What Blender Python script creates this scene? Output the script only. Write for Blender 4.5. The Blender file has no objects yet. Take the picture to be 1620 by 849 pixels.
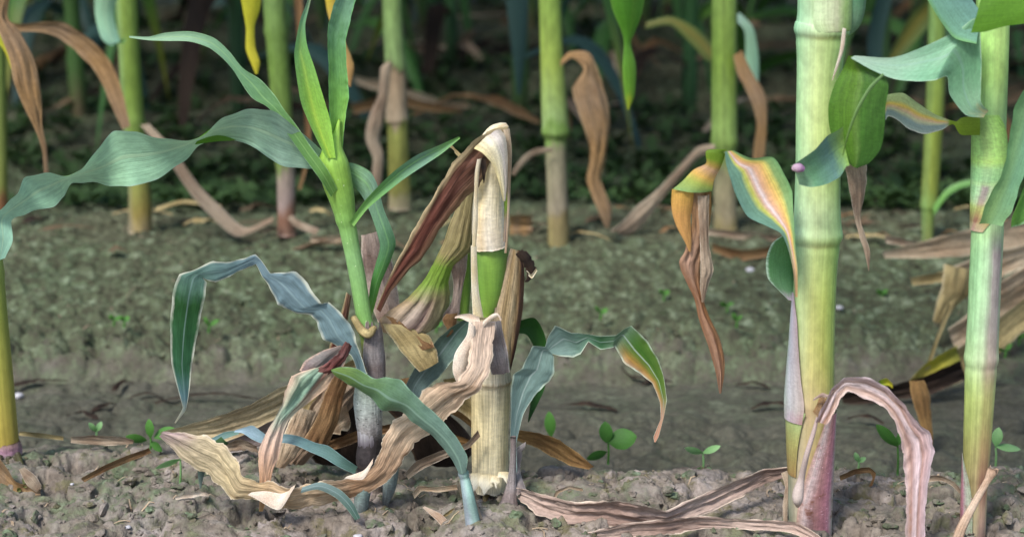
import bpy, math, random
import numpy as np
from mathutils import Vector
random.seed(7)
R = math.radians
scene = bpy.context.scene
COL = scene.collection

# ------------------------------------------------------------------ camera
CAM_H = 0.39
PITCH = R(13.53)
F = 2700.0
cam_data = bpy.data.cameras.new('camera')
cam = bpy.data.objects.new('camera', cam_data)
COL.objects.link(cam)
cam.location = (0, 0, CAM_H)
cam.rotation_euler = (R(90) - PITCH, 0, 0)
cam_data.sensor_width = 36.0
cam_data.lens = 36.0 * F / 1620.0
cam_data.clip_start = 0.02
cam_data.clip_end = 500
cam_data.dof.use_dof = True
cam_data.dof.focus_distance = 1.03
cam_data.dof.aperture_fstop = 8.0
scene.camera = cam

# ------------------------------------------------------------------ sky and sun
SUN_EL, SUN_AZ = 50.0, 212.0          # azimuth clockwise from +Y
world = bpy.data.worlds.new('World')
scene.world = world
world.use_nodes = True
wn = world.node_tree
sky = wn.nodes.new('ShaderNodeTexSky')
sky.sky_type = 'NISHITA'
sky.sun_disc = False
sky.sun_elevation = R(SUN_EL)
sky.sun_rotation = R(SUN_AZ)
sky.air_density = 1.0
sky.dust_density = 1.5
wn.links.new(sky.outputs[0], wn.nodes['Background'].inputs[0])
wn.nodes['Background'].inputs[1].default_value = 0.12
sd = bpy.data.lights.new('sun', 'SUN')
sd.energy = 2.6
sd.angle = R(14)
sd.color = (1.0, 0.965, 0.92)
sun = bpy.data.objects.new('sun', sd)
COL.objects.link(sun)
saz, sel = R(SUN_AZ), R(SUN_EL)
sdir = Vector((math.sin(saz) * math.cos(sel), math.cos(saz) * math.cos(sel), math.sin(sel)))
sun.rotation_euler = sdir.to_track_quat('Z', 'Y').to_euler()
scene.view_settings.view_transform = 'Standard'
scene.view_settings.look = 'None'
scene.view_settings.exposure = 0.82
scene.view_settings.gamma = 1.0

# ------------------------------------------------------------------ geometry of the place
SP, CP = math.sin(PITCH), math.cos(PITCH)
def P(px, py, Y):
    a = (px - 810.0) / F
    b = (424.5 - py) / F
    dy = CP + b * SP
    dz = -SP + b * CP
    k = Y / dy
    return Vector((a * k, Y, CAM_H + dz * k))
def YG(py, z=0.0):
    """distance at which a line of sight through row py meets height z"""
    t = math.tan(PITCH + math.atan((py - 424.5) / F))
    return (CAM_H - z) / t
def c(r, g, b, k=1.0):
    def f(v):
        v = v / 255.0
        return (v / 12.92 if v <= 0.04045 else ((v + 0.055) / 1.055) ** 2.4) * k
    return (f(r), f(g), f(b), 1.0)

# ------------------------------------------------------------------ naming helpers
def tag(o, label, cat, group=None, kind=None):
    o['label'] = label
    if cat: o['category'] = cat
    if group: o['group'] = group
    if kind: o['kind'] = kind
    return o
def thing(name, label, cat, loc, group=None):
    o = bpy.data.objects.new(name, None)
    o.empty_display_size = 0.02
    COL.objects.link(o)
    o.location = loc
    return tag(o, label, cat, group)
def link(name, verts, faces, uvs, mat, parent=None, smooth=True):
    me = bpy.data.meshes.new(name)
    if parent is not None:
        off = Vector((0, 0, 0)); pp = parent
        while pp is not None: off = off + pp.location; pp = pp.parent
        verts = [(v[0] - off[0], v[1] - off[1], v[2] - off[2]) for v in verts]
    me.from_pydata([tuple(v) for v in verts], [], faces)
    if uvs is not None:
        ul = me.uv_layers.new(name='UVMap')
        idx = np.empty(len(me.loops), dtype=np.int32)
        me.loops.foreach_get('vertex_index', idx)
        ul.data.foreach_set('uv', np.asarray(uvs, dtype=np.float32)[idx].ravel())
    if smooth:
        me.polygons.foreach_set('use_smooth', [True] * len(me.polygons))
    me.materials.append(mat)
    me.update()
    o = bpy.data.objects.new(name, me)
    COL.objects.link(o)
    if parent is not None: o.parent = parent
    return o

# ------------------------------------------------------------------ materials
class NT:
    def __init__(s, name):
        s.m = bpy.data.materials.new(name)
        s.m.use_nodes = True
        s.t = s.m.node_tree
        s.t.nodes.clear()
        s.out = s.t.nodes.new('ShaderNodeOutputMaterial')
    def n(s, typ, **kw):
        nd = s.t.nodes.new(typ)
        for k, v in kw.items(): setattr(nd, k, v)
        return nd
    def put(s, sock, v):
        if isinstance(v, bpy.types.NodeSocket): s.t.links.new(v, sock)
        else: sock.default_value = v
    def math(s, op, a, b=0.0, cl=False):
        nd = s.n('ShaderNodeMath', operation=op, use_clamp=cl)
        s.put(nd.inputs[0], a); s.put(nd.inputs[1], b)
        return nd.outputs[0]
    def mix(s, f, a, b, blend='MIX'):
        nd = s.n('ShaderNodeMix', data_type='RGBA', blend_type=blend)
        s.put(nd.inputs[0], f); s.put(nd.inputs[6], a); s.put(nd.inputs[7], b)
        return nd.outputs[2]
    def ramp(s, f, stops, interp='LINEAR'):
        nd = s.n('ShaderNodeValToRGB')
        e = nd.color_ramp.elements
        nd.color_ramp.interpolation = interp
        stops = sorted(stops, key=lambda q: q[0])
        while len(e) < len(stops): e.new(0.5)
        for i, (p, col) in enumerate(stops):
            e[i].position = min(max(p, 0), 1)
            e[i].color = col if not isinstance(col, (int, float)) else (col, col, col, 1)
        s.put(nd.inputs[0], f)
        return nd.outputs[0]
    def step(s, x, lo, hi):
        nd = s.n('ShaderNodeMapRange', interpolation_type='SMOOTHSTEP')
        s.put(nd.inputs[0], x); s.put(nd.inputs[1], lo); s.put(nd.inputs[2], hi)
        return nd.outputs[0]
    def noise(s, vec, scale=5.0, detail=3.0, rough=0.55):
        nd = s.n('ShaderNodeTexNoise')
        s.put(nd.inputs['Vector'], vec)
        nd.inputs['Scale'].default_value = scale
        nd.inputs['Detail'].default_value = detail
        nd.inputs['Roughness'].default_value = rough
        return nd.outputs[0]
    def vec(s, x, y, z=0.0):
        nd = s.n('ShaderNodeCombineXYZ')
        s.put(nd.inputs[0], x); s.put(nd.inputs[1], y); s.put(nd.inputs[2], z)
        return nd.outputs[0]

_seed = [0]
def pmat(name, v, u=None, ufac=0.0, mid=None, edge=None, under=None, vein=0.25, mottle=0.3, rough=0.5,
         transl=0.22, bump=0.25, spots=None, nv=46.0, spec=0.35, vjit=0.12, blot=None):
    """plant tissue: colour runs along the piece (v), optional stripes across (u), midrib, dry edge, fibres"""
    _seed[0] += 1
    s = NT(name)
    uv = s.n('ShaderNodeUVMap'); sep = s.n('ShaderNodeSeparateXYZ')
    s.t.links.new(uv.outputs[0], sep.inputs[0])
    U, V = sep.outputs[0], sep.outputs[1]
    sd_ = float(_seed[0]) * 7.3
    big = s.noise(s.vec(s.math('MULTIPLY', U, 3.0), s.math('MULTIPLY', V, 9.0), sd_), 1.0, 4.0, 0.6)
    fib = s.noise(s.vec(s.math('MULTIPLY', U, nv), s.math('MULTIPLY', V, 2.5), sd_ + 3), 1.0, 3.0, 0.6)
    fine = s.noise(s.vec(s.math('MULTIPLY', U, 14.0), s.math('MULTIPLY', V, 50.0), sd_ + 5), 1.0, 4.0, 0.65)
    jit = s.math('MULTIPLY', s.math('SUBTRACT', big, 0.5), vjit * 2)
    jf = s.math('MULTIPLY', s.math('SUBTRACT', fib, 0.5), vjit)
    vj = s.math('ADD', V, s.math('ADD', jit, jf))
    if len(v) == 1: v = [(0.0, v[0][1]), (1.0, v[0][1])]
    col = s.ramp(vj, v)
    if u:
        uj = s.math('ADD', U, s.math('MULTIPLY', s.math('SUBTRACT', big, 0.5), 0.10))
        ucol = s.ramp(uj, u)
        f = ufac if not isinstance(ufac, list) else s.ramp(V, ufac)
        col = s.mix(f, col, ucol)
    t = s.math('ABSOLUTE', s.math('SUBTRACT', s.math('MULTIPLY', U, 2.0), 1.0))
    if under is not None:
        geo = s.n('ShaderNodeNewGeometry')
        col = s.mix(geo.outputs['Backfacing'], col, s.mix(0.8, col, under))
    # fibres and blotches
    fib2 = s.noise(s.vec(s.math('MULTIPLY', U, nv * .33), s.math('MULTIPLY', V, 3.5), sd_ + 8), 1.0, 4.0, 0.7)
    fsum = s.math('ADD', s.math('MULTIPLY', fib, .5), s.math('MULTIPLY', fib2, .5))
    col = s.mix(min(1.0, vein * 1.35), col, s.mix(1.0, col, s.ramp(fsum, [(0.36, 0.52), (0.5, 0.9), (0.62, 1.2)]), 'MULTIPLY'))
    hi = s.ramp(fine, [(0.35, 0.55), (0.65, 1.25)])
    col = s.mix(mottle, col, s.mix(1.0, col, hi, 'MULTIPLY'))
    if blot:
        bc, lo, up = blot
        f = s.step(s.math('ADD', s.math('MULTIPLY', big, 0.7), s.math('MULTIPLY', fine, 0.3)), lo, up)
        col = s.mix(f, col, bc)
    if mid:
        mc, mw, mf = mid
        f = s.math('MULTIPLY', s.math('SUBTRACT', 1.0, s.step(t, mw * 0.3, mw)), mf)
        col = s.mix(f, col, mc)
    if edge:
        ec, ew = edge
        tt = s.math('ADD', t, s.math('MULTIPLY', s.math('SUBTRACT', fine, 0.5), 0.18))
        f = s.math('MULTIPLY', s.step(tt, 1.0 - ew * 1.5, 1.0 - ew * 0.3), s.ramp(s.noise(s.vec(U, s.math('MULTIPLY', V, 14.0), sd_ + 21), 1.0, 3.0, .6), [(.35, .25), (.6, 1.0)]))
        col = s.mix(f, col, ec)
    if spots:
        sc_, amt, scol = spots
        tex = s.noise(s.vec(s.math('MULTIPLY', U, 9.0), s.math('MULTIPLY', V, 40.0), sd_ + 11), sc_, 2.0, 0.5)
        col = s.mix(s.step(tex, 1 - amt, 1 - amt + 0.05), col, scol)
    hs = s.n('ShaderNodeHueSaturation'); hs.inputs['Saturation'].default_value = .95; hs.inputs['Value'].default_value = 1.03
    s.put(hs.inputs['Color'], col); col = hs.outputs[0]
    bs = s.n('ShaderNodeBsdfPrincipled')
    s.put(bs.inputs['Base Color'], col)
    s.put(bs.inputs['Roughness'], s.math('ADD', rough - 0.1, s.math('MULTIPLY', fine, 0.2)))
    bs.inputs['Specular IOR Level'].default_value = spec
    bp = s.n('ShaderNodeBump')
    bp.inputs['Strength'].default_value = bump
    bp.inputs['Distance'].default_value = 0.0012
    s.put(bp.inputs['Height'], s.math('ADD', fib, s.math('MULTIPLY', fine, 0.35)))
    s.put(bs.inputs['Normal'], bp.outputs[0])
    if transl > 0:
        tr = s.n('ShaderNodeBsdfTranslucent')
        s.put(tr.inputs[0], col)
        mx = s.n('ShaderNodeMixShader')
        mx.inputs[0].default_value = transl
        s.t.links.new(bs.outputs[0], mx.inputs[1]); s.t.links.new(tr.outputs[0], mx.inputs[2])
        s.t.links.new(mx.outputs[0], s.out.inputs[0])
    else:
        s.t.links.new(bs.outputs[0], s.out.inputs[0])
    return s.m

# ------------------------------------------------------------------ curves
def catmull(pts, k, a=0.42):
    """numpy (n,d) -> dense samples through the points (centripetal-free Catmull-Rom), with parameter list"""
    pts = np.asarray(pts, dtype=float)
    n = len(pts)
    if n == 2:
        t = np.linspace(0, 1, k + 1)[:, None]
        return pts[0] * (1 - t) + pts[1] * t
    ext = np.vstack([2 * pts[0] - pts[1], pts, 2 * pts[-1] - pts[-2]])
    out = []
    for i in range(n - 1):
        p0, p1, p2, p3 = ext[i], ext[i + 1], ext[i + 2], ext[i + 3]
        for j in range(k):
            t = j / k
            m1 = (p2 - p0) * a; m2 = (p3 - p1) * a
            h = 2 * t ** 3 - 3 * t ** 2 + 1; g = t ** 3 - 2 * t ** 2 + t
            out.append(h * p1 + g * m1 + (3 * t ** 2 - 2 * t ** 3) * p2 + (t ** 3 - t ** 2) * m2)
    out.append(pts[-1])
    return np.array(out)

def blade3(name, A, B, mat, parent=None, k=6, nw=10, fold=0.12, vee=0.0, wave=0.0, wf=5.0, pleat=0.0, npl=5, ragged=0.0,
           seed=None, tagargs=None, flip=False, crumple=None, tens=None):
    """a leaf blade between two edge curves A and B given in metres"""
    rng = random.Random(seed if seed is not None else hash(name) % 1000 + int(A[0][0] * 9999))
    if tens is None: tens = .22 if ragged else .42
    A = catmull(A, k, tens); B = catmull(B, k, tens)
    n = len(A)
    mid = (A + B) / 2; half = (B - A) / 2
    d = np.gradient(mid, axis=0)
    nrm = np.cross(d, half)
    ln = np.linalg.norm(nrm, axis=1)[:, None]; ln[ln < 1e-12] = 1
    nrm = nrm / ln
    for i in range(1, n):
        if np.linalg.norm(nrm[i]) < .5: nrm[i] = nrm[i - 1]
    # soften the normals along the blade
    sm = nrm.copy()
    for _ in range(3):
        sm[1:-1] = (sm[:-2] + sm[1:-1] * 2 + sm[2:]) / 4
    l2 = np.linalg.norm(sm, axis=1)[:, None]; l2[l2 < 1e-9] = 1
    nrm = sm / l2
    hw = np.linalg.norm(half, axis=1)
    seg = np.linalg.norm(np.diff(mid, axis=0), axis=1)
    s = np.concatenate([[0], np.cumsum(seg)]); L = max(s[-1], 1e-6)
    ph = [rng.uniform(0, 6.28) for _ in range(8)]
    if crumple is None: crumple = pleat * .55 if pleat else .018
    cr = [(rng.uniform(-1, 1) * f, rng.uniform(.6, 1) * f * 1.3, rng.uniform(0, 6.28), 1.0 / f ** .8) for f in (2.2, 3.1, 4.7, 6.5, 9.5)]
    verts, uvs, faces = [], [], []
    mh = max(hw.max(), 1e-6)
    for i in range(n):
        q = s[i] / mh
        for j in range(nw + 1):
            t = -1 + 2 * j / nw
            off = fold * hw[i] * (1 - t * t) + vee * hw[i] * (1 - abs(t))
            if wave:
                sgn = 0 if t < 0 else 1
                off += wave * hw[i] * abs(t) ** 1.6 * (math.sin(q * wf * 0.6 + ph[sgn]) * .6 + .4 * math.sin(q * wf * 1.37 + ph[2 + sgn]))
            if pleat:
                off += pleat * hw[i] * math.sin(t * npl * 1.57 + ph[4] + 0.5 * math.sin(q * 1.1 + ph[5])) * (0.6 + .4 * math.sin(q * 2.3 + ph[6]))
                off += pleat * .4 * hw[i] * math.sin(t * npl * 3.7 + ph[7] + q)
            off += crumple * hw[i] * sum(am * 2.2 * (abs(math.sin(q * fa + t * fb + fp)) - .6) for fa, fb, fp, am in cr)
            tt = t
            if ragged:
                tt = t * (1 + ragged * (rng.random() - .5) * (abs(t) > .9) + ragged * .5 * math.sin(q * 6 + ph[1] + (t > 0) * 2) * (abs(t) > .6))
            p = mid[i] + half[i] * tt + nrm[i] * off
            verts.append(p); uvs.append((j / nw, s[i] / L))
    w = nw + 1
    for i in range(n - 1):
        for j in range(nw):
            a = i * w + j
            faces.append((a, a + w, a + w + 1, a + 1) if flip else (a, a + 1, a + w + 1, a + w))
    o = link(name, verts, faces, uvs, mat, parent)
    if tagargs: tag(o, *tagargs)
    return o

def blade(name, st, mat, parent=None, Y=1.0, tagargs=None, **kw):
    """stations (ax, ay, bx, by[, Y[, depth difference b-a in px]])"""
    A, B = [], []
    for q in st:
        if len(q) > 4 and q[4] is not None: Y = q[4]
        px = Y / 2625.0
        dd = q[5] if len(q) > 5 else 0.35 * math.hypot(q[2] - q[0], q[3] - q[1])
        A.append(P(q[0], q[1], Y - dd * px / 2)); B.append(P(q[2], q[3], Y + dd * px / 2))
    return blade3(name, A, B, mat, parent, tagargs=tagargs, **kw)

def tube(name, pts, mat, parent=None, Y=1.0, nodes=(), sides=28, k=7, ribs=0.0, a0=None, a1=None, cap=True, jag=0.0, jagtop=0.0,
         squash=1.0, tagargs=None, seed=1, rough=0.0):
    """stalk through (px, py, w[, Y]); with a0/a1 lists (degrees, 0 left, 90 towards the camera, 180 right) an open sheath"""
    rng = random.Random(seed)
    C_, W_, PY = [], [], []
    A0, A1 = [], []
    for i, q in enumerate(pts):
        if len(q) > 3 and q[3] is not None: Y = q[3]
        C_.append(P(q[0], q[1], Y)); W_.append([q[2] * Y / 2625.0 / 2]); PY.append([q[1]])
        if a0: A0.append([a0[i]]); A1.append([a1[i]])
    Cc = catmull(C_, k); W = catmull(W_, k)[:, 0]; PYs = catmull(PY, k)[:, 0]
    py0, py1 = pts[0][1], pts[-1][1]
    n = len(Cc)
    open_ = bool(a0)
    if open_:
        a0s = catmull(A0, k)[:, 0]; a1s = catmull(A1, k)[:, 0]
    d = np.gradient(Cc, axis=0)
    seg = np.linalg.norm(np.diff(Cc, axis=0), axis=1)
    s = np.concatenate([[0], np.cumsum(seg)]); L = s[-1]
    verts, uvs, faces = [], [], []
    horizontal = abs(pts[0][0] - pts[-1][0]) > abs(py0 - py1)
    jr = [rng.random() for _ in range(sides + 1)]
    cols = sides + 1
    for i in range(n):
        dv = Vector(d[i]).normalized()
        ref = Vector((0, 1, 0))
        right = dv.cross(ref)
        if right.length < 1e-4: right = Vector((1, 0, 0))
        right.normalize()
        if not horizontal and right.x < 0: right = -right
        toward = dv.cross(right).normalized()
        if toward.y > 0: toward = -toward
        w = W[i]
        for (npy, amp, wid) in nodes:
            z = (PYs[i] - npy) / wid
            w *= 1 + amp * math.exp(-z * z) - amp * .6 * math.exp(-((z - 1.5) / .45) ** 2)
        for j in range(cols):
            f = j / sides
            ang = (math.pi * 2 * f - math.pi / 2) if not open_ else R(a0s[i] + (a1s[i] - a0s[i]) * f)
            r = w * (1 + ribs * math.sin(j * 2.4) + rough * (rng.random() - .5))
            p = Vector(Cc[i]) - right * math.cos(ang) * r + toward * math.sin(ang) * r * squash
            if jag and i < 3: p += dv * jag * jr[j] * (3 - i) / 3 * -1 * w
            if jagtop and i > n - 4: p += dv * jagtop * jr[j] * (i - n + 4) / 3 * w
            verts.append(p)
            vv = s[i] / L if horizontal else (py0 - PYs[i]) / (py0 - py1)
            uvs.append((f, vv))
    for i in range(n - 1):
        for j in range(sides):
            a = i * cols + j
            faces.append((a, a + 1, a + cols + 1, a + cols))
    if cap and not open_:
        faces.append(tuple(range(cols - 1)))
        faces.append(tuple((n - 1) * cols + j for j in range(cols - 1))[::-1])
    o = link(name, verts, faces, uvs, mat, parent)
    if tagargs: tag(o, *tagargs)
    return o
def pv(py0, py1, stops):
    return [((py0 - p) / (py0 - py1), col) for p, col in stops]

# ------------------------------------------------------------------ noise for the soil
_rs = np.random.RandomState(11)
TAB = _rs.rand(256, 256)
TX = _rs.rand(256, 256); TY = _rs.rand(256, 256); TH = _rs.rand(256, 256)
def vnoise(x, y, sx=0):
    x = x + sx * 17.3; y = y + sx * 31.7
    xi = np.floor(x).astype(int); yi = np.floor(y).astype(int)
    fx = x - xi; fy = y - yi
    fx = fx * fx * (3 - 2 * fx); fy = fy * fy * (3 - 2 * fy)
    g = lambda a, b: TAB[a & 255, b & 255]
    return (g(xi, yi) * (1 - fx) + g(xi + 1, yi) * fx) * (1 - fy) + (g(xi, yi + 1) * (1 - fx) + g(xi + 1, yi + 1) * fx) * fy
def fbm(x, y, o=4, sx=0):
    v = 0; a = .5; f = 1.0; tot = 0
    for i in range(o):
        v = v + a * vnoise(x * f, y * f, sx + i * 3); tot += a
        a *= .55; f *= 2.03
    return v / tot
def domes(x, y, cell, sx=0, thr=0.2):
    """rounded crumbs: a jittered grid of little domes of random size"""
    x = x / cell + sx * 13.1; y = y / cell + sx * 7.7
    xi = np.floor(x).astype(int); yi = np.floor(y).astype(int)
    best = np.zeros_like(x)
    for dx in (-1, 0, 1):
        for dy in (-1, 0, 1):
            a, b = (xi + dx), (yi + dy)
            cx = a + TX[a & 255, b & 255]; cy = b + TY[a & 255, b & 255]
            h = TH[a & 255, b & 255]
            r = 0.35 + 0.5 * h
            dd = 1 - ((x - cx) ** 2 + (y - cy) ** 2) / (r * r)
            v = np.where((dd > 0) & (h > thr), np.sqrt(np.maximum(dd, 0)) * h, 0)
            best = np.maximum(best, v)
    return best

# ------------------------------------------------------------------ ground profile
PROF = [(-60, 0), (0.9, 0.0), (1.03, 0.001), (1.075, -.008), (1.15, -.045), (1.23, -.060), (1.448, -.062), (1.460, -.046), (1.50, -.036),
        (1.56, -.026), (1.64, -.010), (1.72, .004), (1.86, .003), (1.96, -.008), (2.08, -.030), (2.18, -.038), (2.28, -.034), (2.38, -.018),
        (2.46, .002), (2.64, .004), (2.74, -.03), (2.86, -.055), (3.02, -.05), (3.16, .002), (3.36, .002), (3.5, -.05), (3.75, -.05),
        (3.92, .002), (4.1, .002), (4.3, -.05), (4.5, -.05), (4.66, 0), (5.2, -.02), (9, -.02), (60, 0)]
PX_, PZ_ = np.array([p[0] for p in PROF]), np.array([p[1] for p in PROF])
def ground_base(x, y):
    x = np.asarray(x, float); y = np.asarray(y, float)
    lip = 0.045 * np.clip((-x - 0.02) / 0.12, 0, 1) * (y > .9) * (y < 1.4)   # near ridge reaches further on the left
    yy = y - lip * np.clip((1.4 - y) / .2, 0, 1)
    yy = yy + 0.012 * (fbm(x * 5, y * 2, 2, 5) - .5) * (y > 1.0) + .02 * (fbm(x * 14, y * 3, 2, 9) - .5) * np.exp(-((y - 1.47) / .05) ** 2) + \
        .03 * (fbm(x * 18, y * 3, 2, 14) - .5) * np.exp(-((y - 1.07) / .04) ** 2)
    return np.interp(yy, PX_, PZ_)
def masks(x, y):
    near = 1 / (1 + np.exp((y - 1.11) / .012))
    mud = (1 / (1 + np.exp(-(y - 1.13) / .012))) * (1 / (1 + np.exp((y - 1.45) / .008)))
    rest = 1 - np.clip(near + mud, 0, 1)
    return near, mud, rest
def ground_z(x, y):
    near, mud, rest = masks(x, y)
    z = ground_base(x, y)
    big = fbm(x * 22, y * 22, 4, 1) - .5
    wx = x + .010 * (fbm(x * 90, y * 90, 3, 61) - .5); wy = y + .010 * (fbm(x * 90, y * 90, 3, 67) - .5)
    fine = fbm(x * 160, y * 160, 4, 71) - .5
    x0, y0 = x, y
    x, y = wx, wy
    clod = .7 * fine * .006 + .55 * (domes(x + .01 * big, y, .030, 2, .45) * .010 + domes(x, y, .014, 3, .3) * .005 + domes(x, y, .0065, 4) * .0028 + domes(x, y, .0032, 5) * .0012)
    pit = np.clip(fbm(x * 45, y * 45, 4, 8) - .54, 0, 1) * .09
    z = z + near * (big * .016 + clod - pit - .004)
    crumb = domes(x, y, .017, 6, .5) * .0045 + domes(x, y, .0085, 7, .25) * .0036 + domes(x, y, .0045, 8) * .0022
    z = z + rest * (crumb + (fbm(x * 18, y * 18, 3, 3) - .5) * .014 - .004)
    edge = np.exp(-((y - 1.485) / .035) ** 2)
    z = z + edge * (domes(x, y, .019, 9, .3) * .014 + domes(x, y, .009, 19, .3) * .007 - .006)
    # the furrow: smooth settled mud with a few cracks
    x, y = x0, y0
    z = z + rest * fine * .003
    f = fbm(x * 6, y * 26, 4, 12)
    crack = np.exp(-((fbm(x * 9, y * 16, 3, 21) - .5) / .012) ** 2) * (fbm(x * 4, y * 4, 2, 25) > .54)
    z = z + mud * ((f - .5) * .009 + (fbm(x * 60, y * 60, 3, 31) - .5) * .0022 - crack * .008)
    rough = np.clip((fbm(x * 7, y * 9, 2, 41) - .52) * 6, 0, 1) * mud
    rough = np.maximum(rough, mud * np.clip((-.24 - x) / .06, 0, 1) * .9)
    z = z + rough * (domes(x, y, .02, 10, .5) * .008 + domes(x, y, .008, 11) * .003 - .004)
    for (mx, my, mh, mr) in MOUNDS:
        z = z + mh * np.exp(-((x - mx) ** 2 + (y - my) ** 2) / (mr * mr))
    # hollow under the fallen leaves
    z = z - .030 * np.exp(-((x + .085) / .045) ** 2 - ((y - 1.105) / .03) ** 2) - .022 * np.exp(-((x + .035) / .03) ** 2 - ((y - 1.10) / .025) ** 2)
    return z
MOUNDS = [(.170, .955, .010, .028), (.263, .955, .008, .022), (-.021, .95, .006, .018), (-.083, 1.0, .006, .02), (-.005, .985, .007, .02), (-.325, 1.06, .006, .03)]
def gz(x, y):
    return float(ground_z(np.array([x]), np.array([y]))[0])

# ------------------------------------------------------------------ ground
def soil_material():
    s = NT('soil')
    at = s.n('ShaderNodeAttribute', attribute_name='zone')
    sep = s.n('ShaderNodeSeparateColor')
    s.t.links.new(at.outputs['Color'], sep.inputs[0])
    moss, mud, back = sep.outputs[0], sep.outputs[1], sep.outputs[2]
    geo = s.n('ShaderNodeNewGeometry')
    pos = geo.outputs['Position']
    n1 = s.noise(pos, 30.0, 6.0, .6)
    n2 = s.noise(pos, 220.0, 5.0, .7)
    n3 = s.noise(pos, 75.0, 4.0, .6)
    soil = s.ramp(n1, [(.25, c(92, 82, 72)), (.5, c(128, 118, 108)), (.72, c(160, 150, 146))])
    soil = s.mix(s.step(n3, .52, .66), soil, c(100, 94, 70))
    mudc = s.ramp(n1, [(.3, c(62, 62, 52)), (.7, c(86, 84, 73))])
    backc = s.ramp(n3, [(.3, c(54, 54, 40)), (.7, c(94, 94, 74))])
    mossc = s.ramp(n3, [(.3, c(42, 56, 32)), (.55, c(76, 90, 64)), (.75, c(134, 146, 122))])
    wet_shade_col = s.ramp(n3, [(.3, c(34, 32, 24)), (.7, c(64, 56, 44))])  # damp soil tone that also paints in the shade under the rear rows
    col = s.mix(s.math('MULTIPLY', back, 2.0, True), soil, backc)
    col = s.mix(mud, col, mudc)
    f = s.math('MULTIPLY', moss, s.step(s.math('ADD', s.math('MULTIPLY', n3, .6), s.math('MULTIPLY', n2, .4)), .36, .60))
    col = s.mix(f, col, mossc)
    wet_shade_fac = s.step(back, .6, 1.0)
    col = s.mix(s.math('MULTIPLY', wet_shade_fac, .32), col, s.mix(s.math('MULTIPLY', moss, .6), wet_shade_col, c(30, 48, 20)))
    grit = s.ramp(n2, [(.3, .45), (.5, 1.0), (.66, 1.4)])
    col = s.mix(.8, col, s.mix(1.0, col, grit, 'MULTIPLY'))
    bs = s.n('ShaderNodeBsdfPrincipled')
    s.put(bs.inputs['Base Color'], col)
    bs.inputs['Roughness'].default_value = .85
    bs.inputs['Specular IOR Level'].default_value = .25
    bp = s.n('ShaderNodeBump'); bp.inputs['Strength'].default_value = .8; bp.inputs['Distance'].default_value = .002
    s.put(bp.inputs['Height'], s.math('ADD', n2, s.math('MULTIPLY', s.noise(pos, 600.0, 3.0, .6), .5)))
    s.put(bs.inputs['Normal'], bp.outputs[0])
    s.t.links.new(bs.outputs[0], s.out.inputs[0])
    return s.m
SOIL = soil_material()
def build_ground():
    dense = np.linspace(-.345, .345, 660)
    g = np.cumprod(np.full(34, 1.19)) * .004
    side = .345 + np.cumsum(g)
    S = np.concatenate([-side[::-1], dense, side])
    yd = 0.86 * np.exp(np.arange(0, 860) / 859 * math.log(4.9 / .86))
    near = np.array([-30, -12, -5, -2, -1, -.4, 0, .3, .5, .62, .7, .76, .8, .83])
    far = np.array([5.2, 5.8, 6.5, 8, 10, 13, 18, 26, 40, 70, 120, 200])
    Yv = np.concatenate([near, yd, far])
    SS, YY = np.meshgrid(S, Yv)
    X = SS * np.maximum(YY, .86)
    Z = ground_z(X, YY)
    n_r, n_c = X.shape
    verts = np.stack([X, YY, Z], -1).reshape(-1, 3)
    ii = (np.arange(n_r - 1)[:, None] * n_c + np.arange(n_c - 1)[None, :]).ravel()
    quads = np.stack([ii, ii + 1, ii + n_c + 1, ii + n_c], -1)
    me = bpy.data.meshes.new('ground')
    me.vertices.add(len(verts)); me.vertices.foreach_set('co', verts.astype(np.float32).ravel())
    me.loops.add(quads.size); me.loops.foreach_set('vertex_index', quads.astype(np.int32).ravel())
    me.polygons.add(len(quads))
    me.polygons.foreach_set('loop_start', np.arange(0, quads.size, 4, dtype=np.int32))
    me.polygons.foreach_set('use_smooth', np.ones(len(quads), bool))
    me.update(calc_edges=True)
    near_, mud, rest = masks(X, YY)
    patch = np.clip((fbm(X * 12, YY * 12, 4, 51) - .46) * 6, 0, 1)
    lipm = np.clip((YY - .97) / .06, 0, 1)
    moss = near_ * patch * (.35 + .65 * lipm) + rest * np.clip((YY < 1.72) * (.7 + .3 * patch) + (YY >= 1.72) * (.3 + .5 * patch), 0, 1) + mud * patch * .25
    moss = np.where((YY > 1.88) & (YY < 2.4), np.clip(moss + .6, 0, 1), moss)
    wet = 1 / (1 + np.exp(-(YY - 1.94) / .09)) * (1 - .55 * np.exp(-((YY - 2.5) / .12) ** 2))  # darkens the rear soil: canopy shade put into the colour
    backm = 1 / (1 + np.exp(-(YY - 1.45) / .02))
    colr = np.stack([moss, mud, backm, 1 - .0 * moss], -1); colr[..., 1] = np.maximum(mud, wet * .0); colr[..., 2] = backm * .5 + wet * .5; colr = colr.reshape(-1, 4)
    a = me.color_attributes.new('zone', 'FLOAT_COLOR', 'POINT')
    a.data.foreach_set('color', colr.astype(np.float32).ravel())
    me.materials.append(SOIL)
    o = bpy.data.objects.new('ground', me); COL.objects.link(o)
    o['kind'] = 'structure'
    o['label'] = 'ridged field soil with a smooth muddy furrow between crumbly rows'
build_ground()

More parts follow.
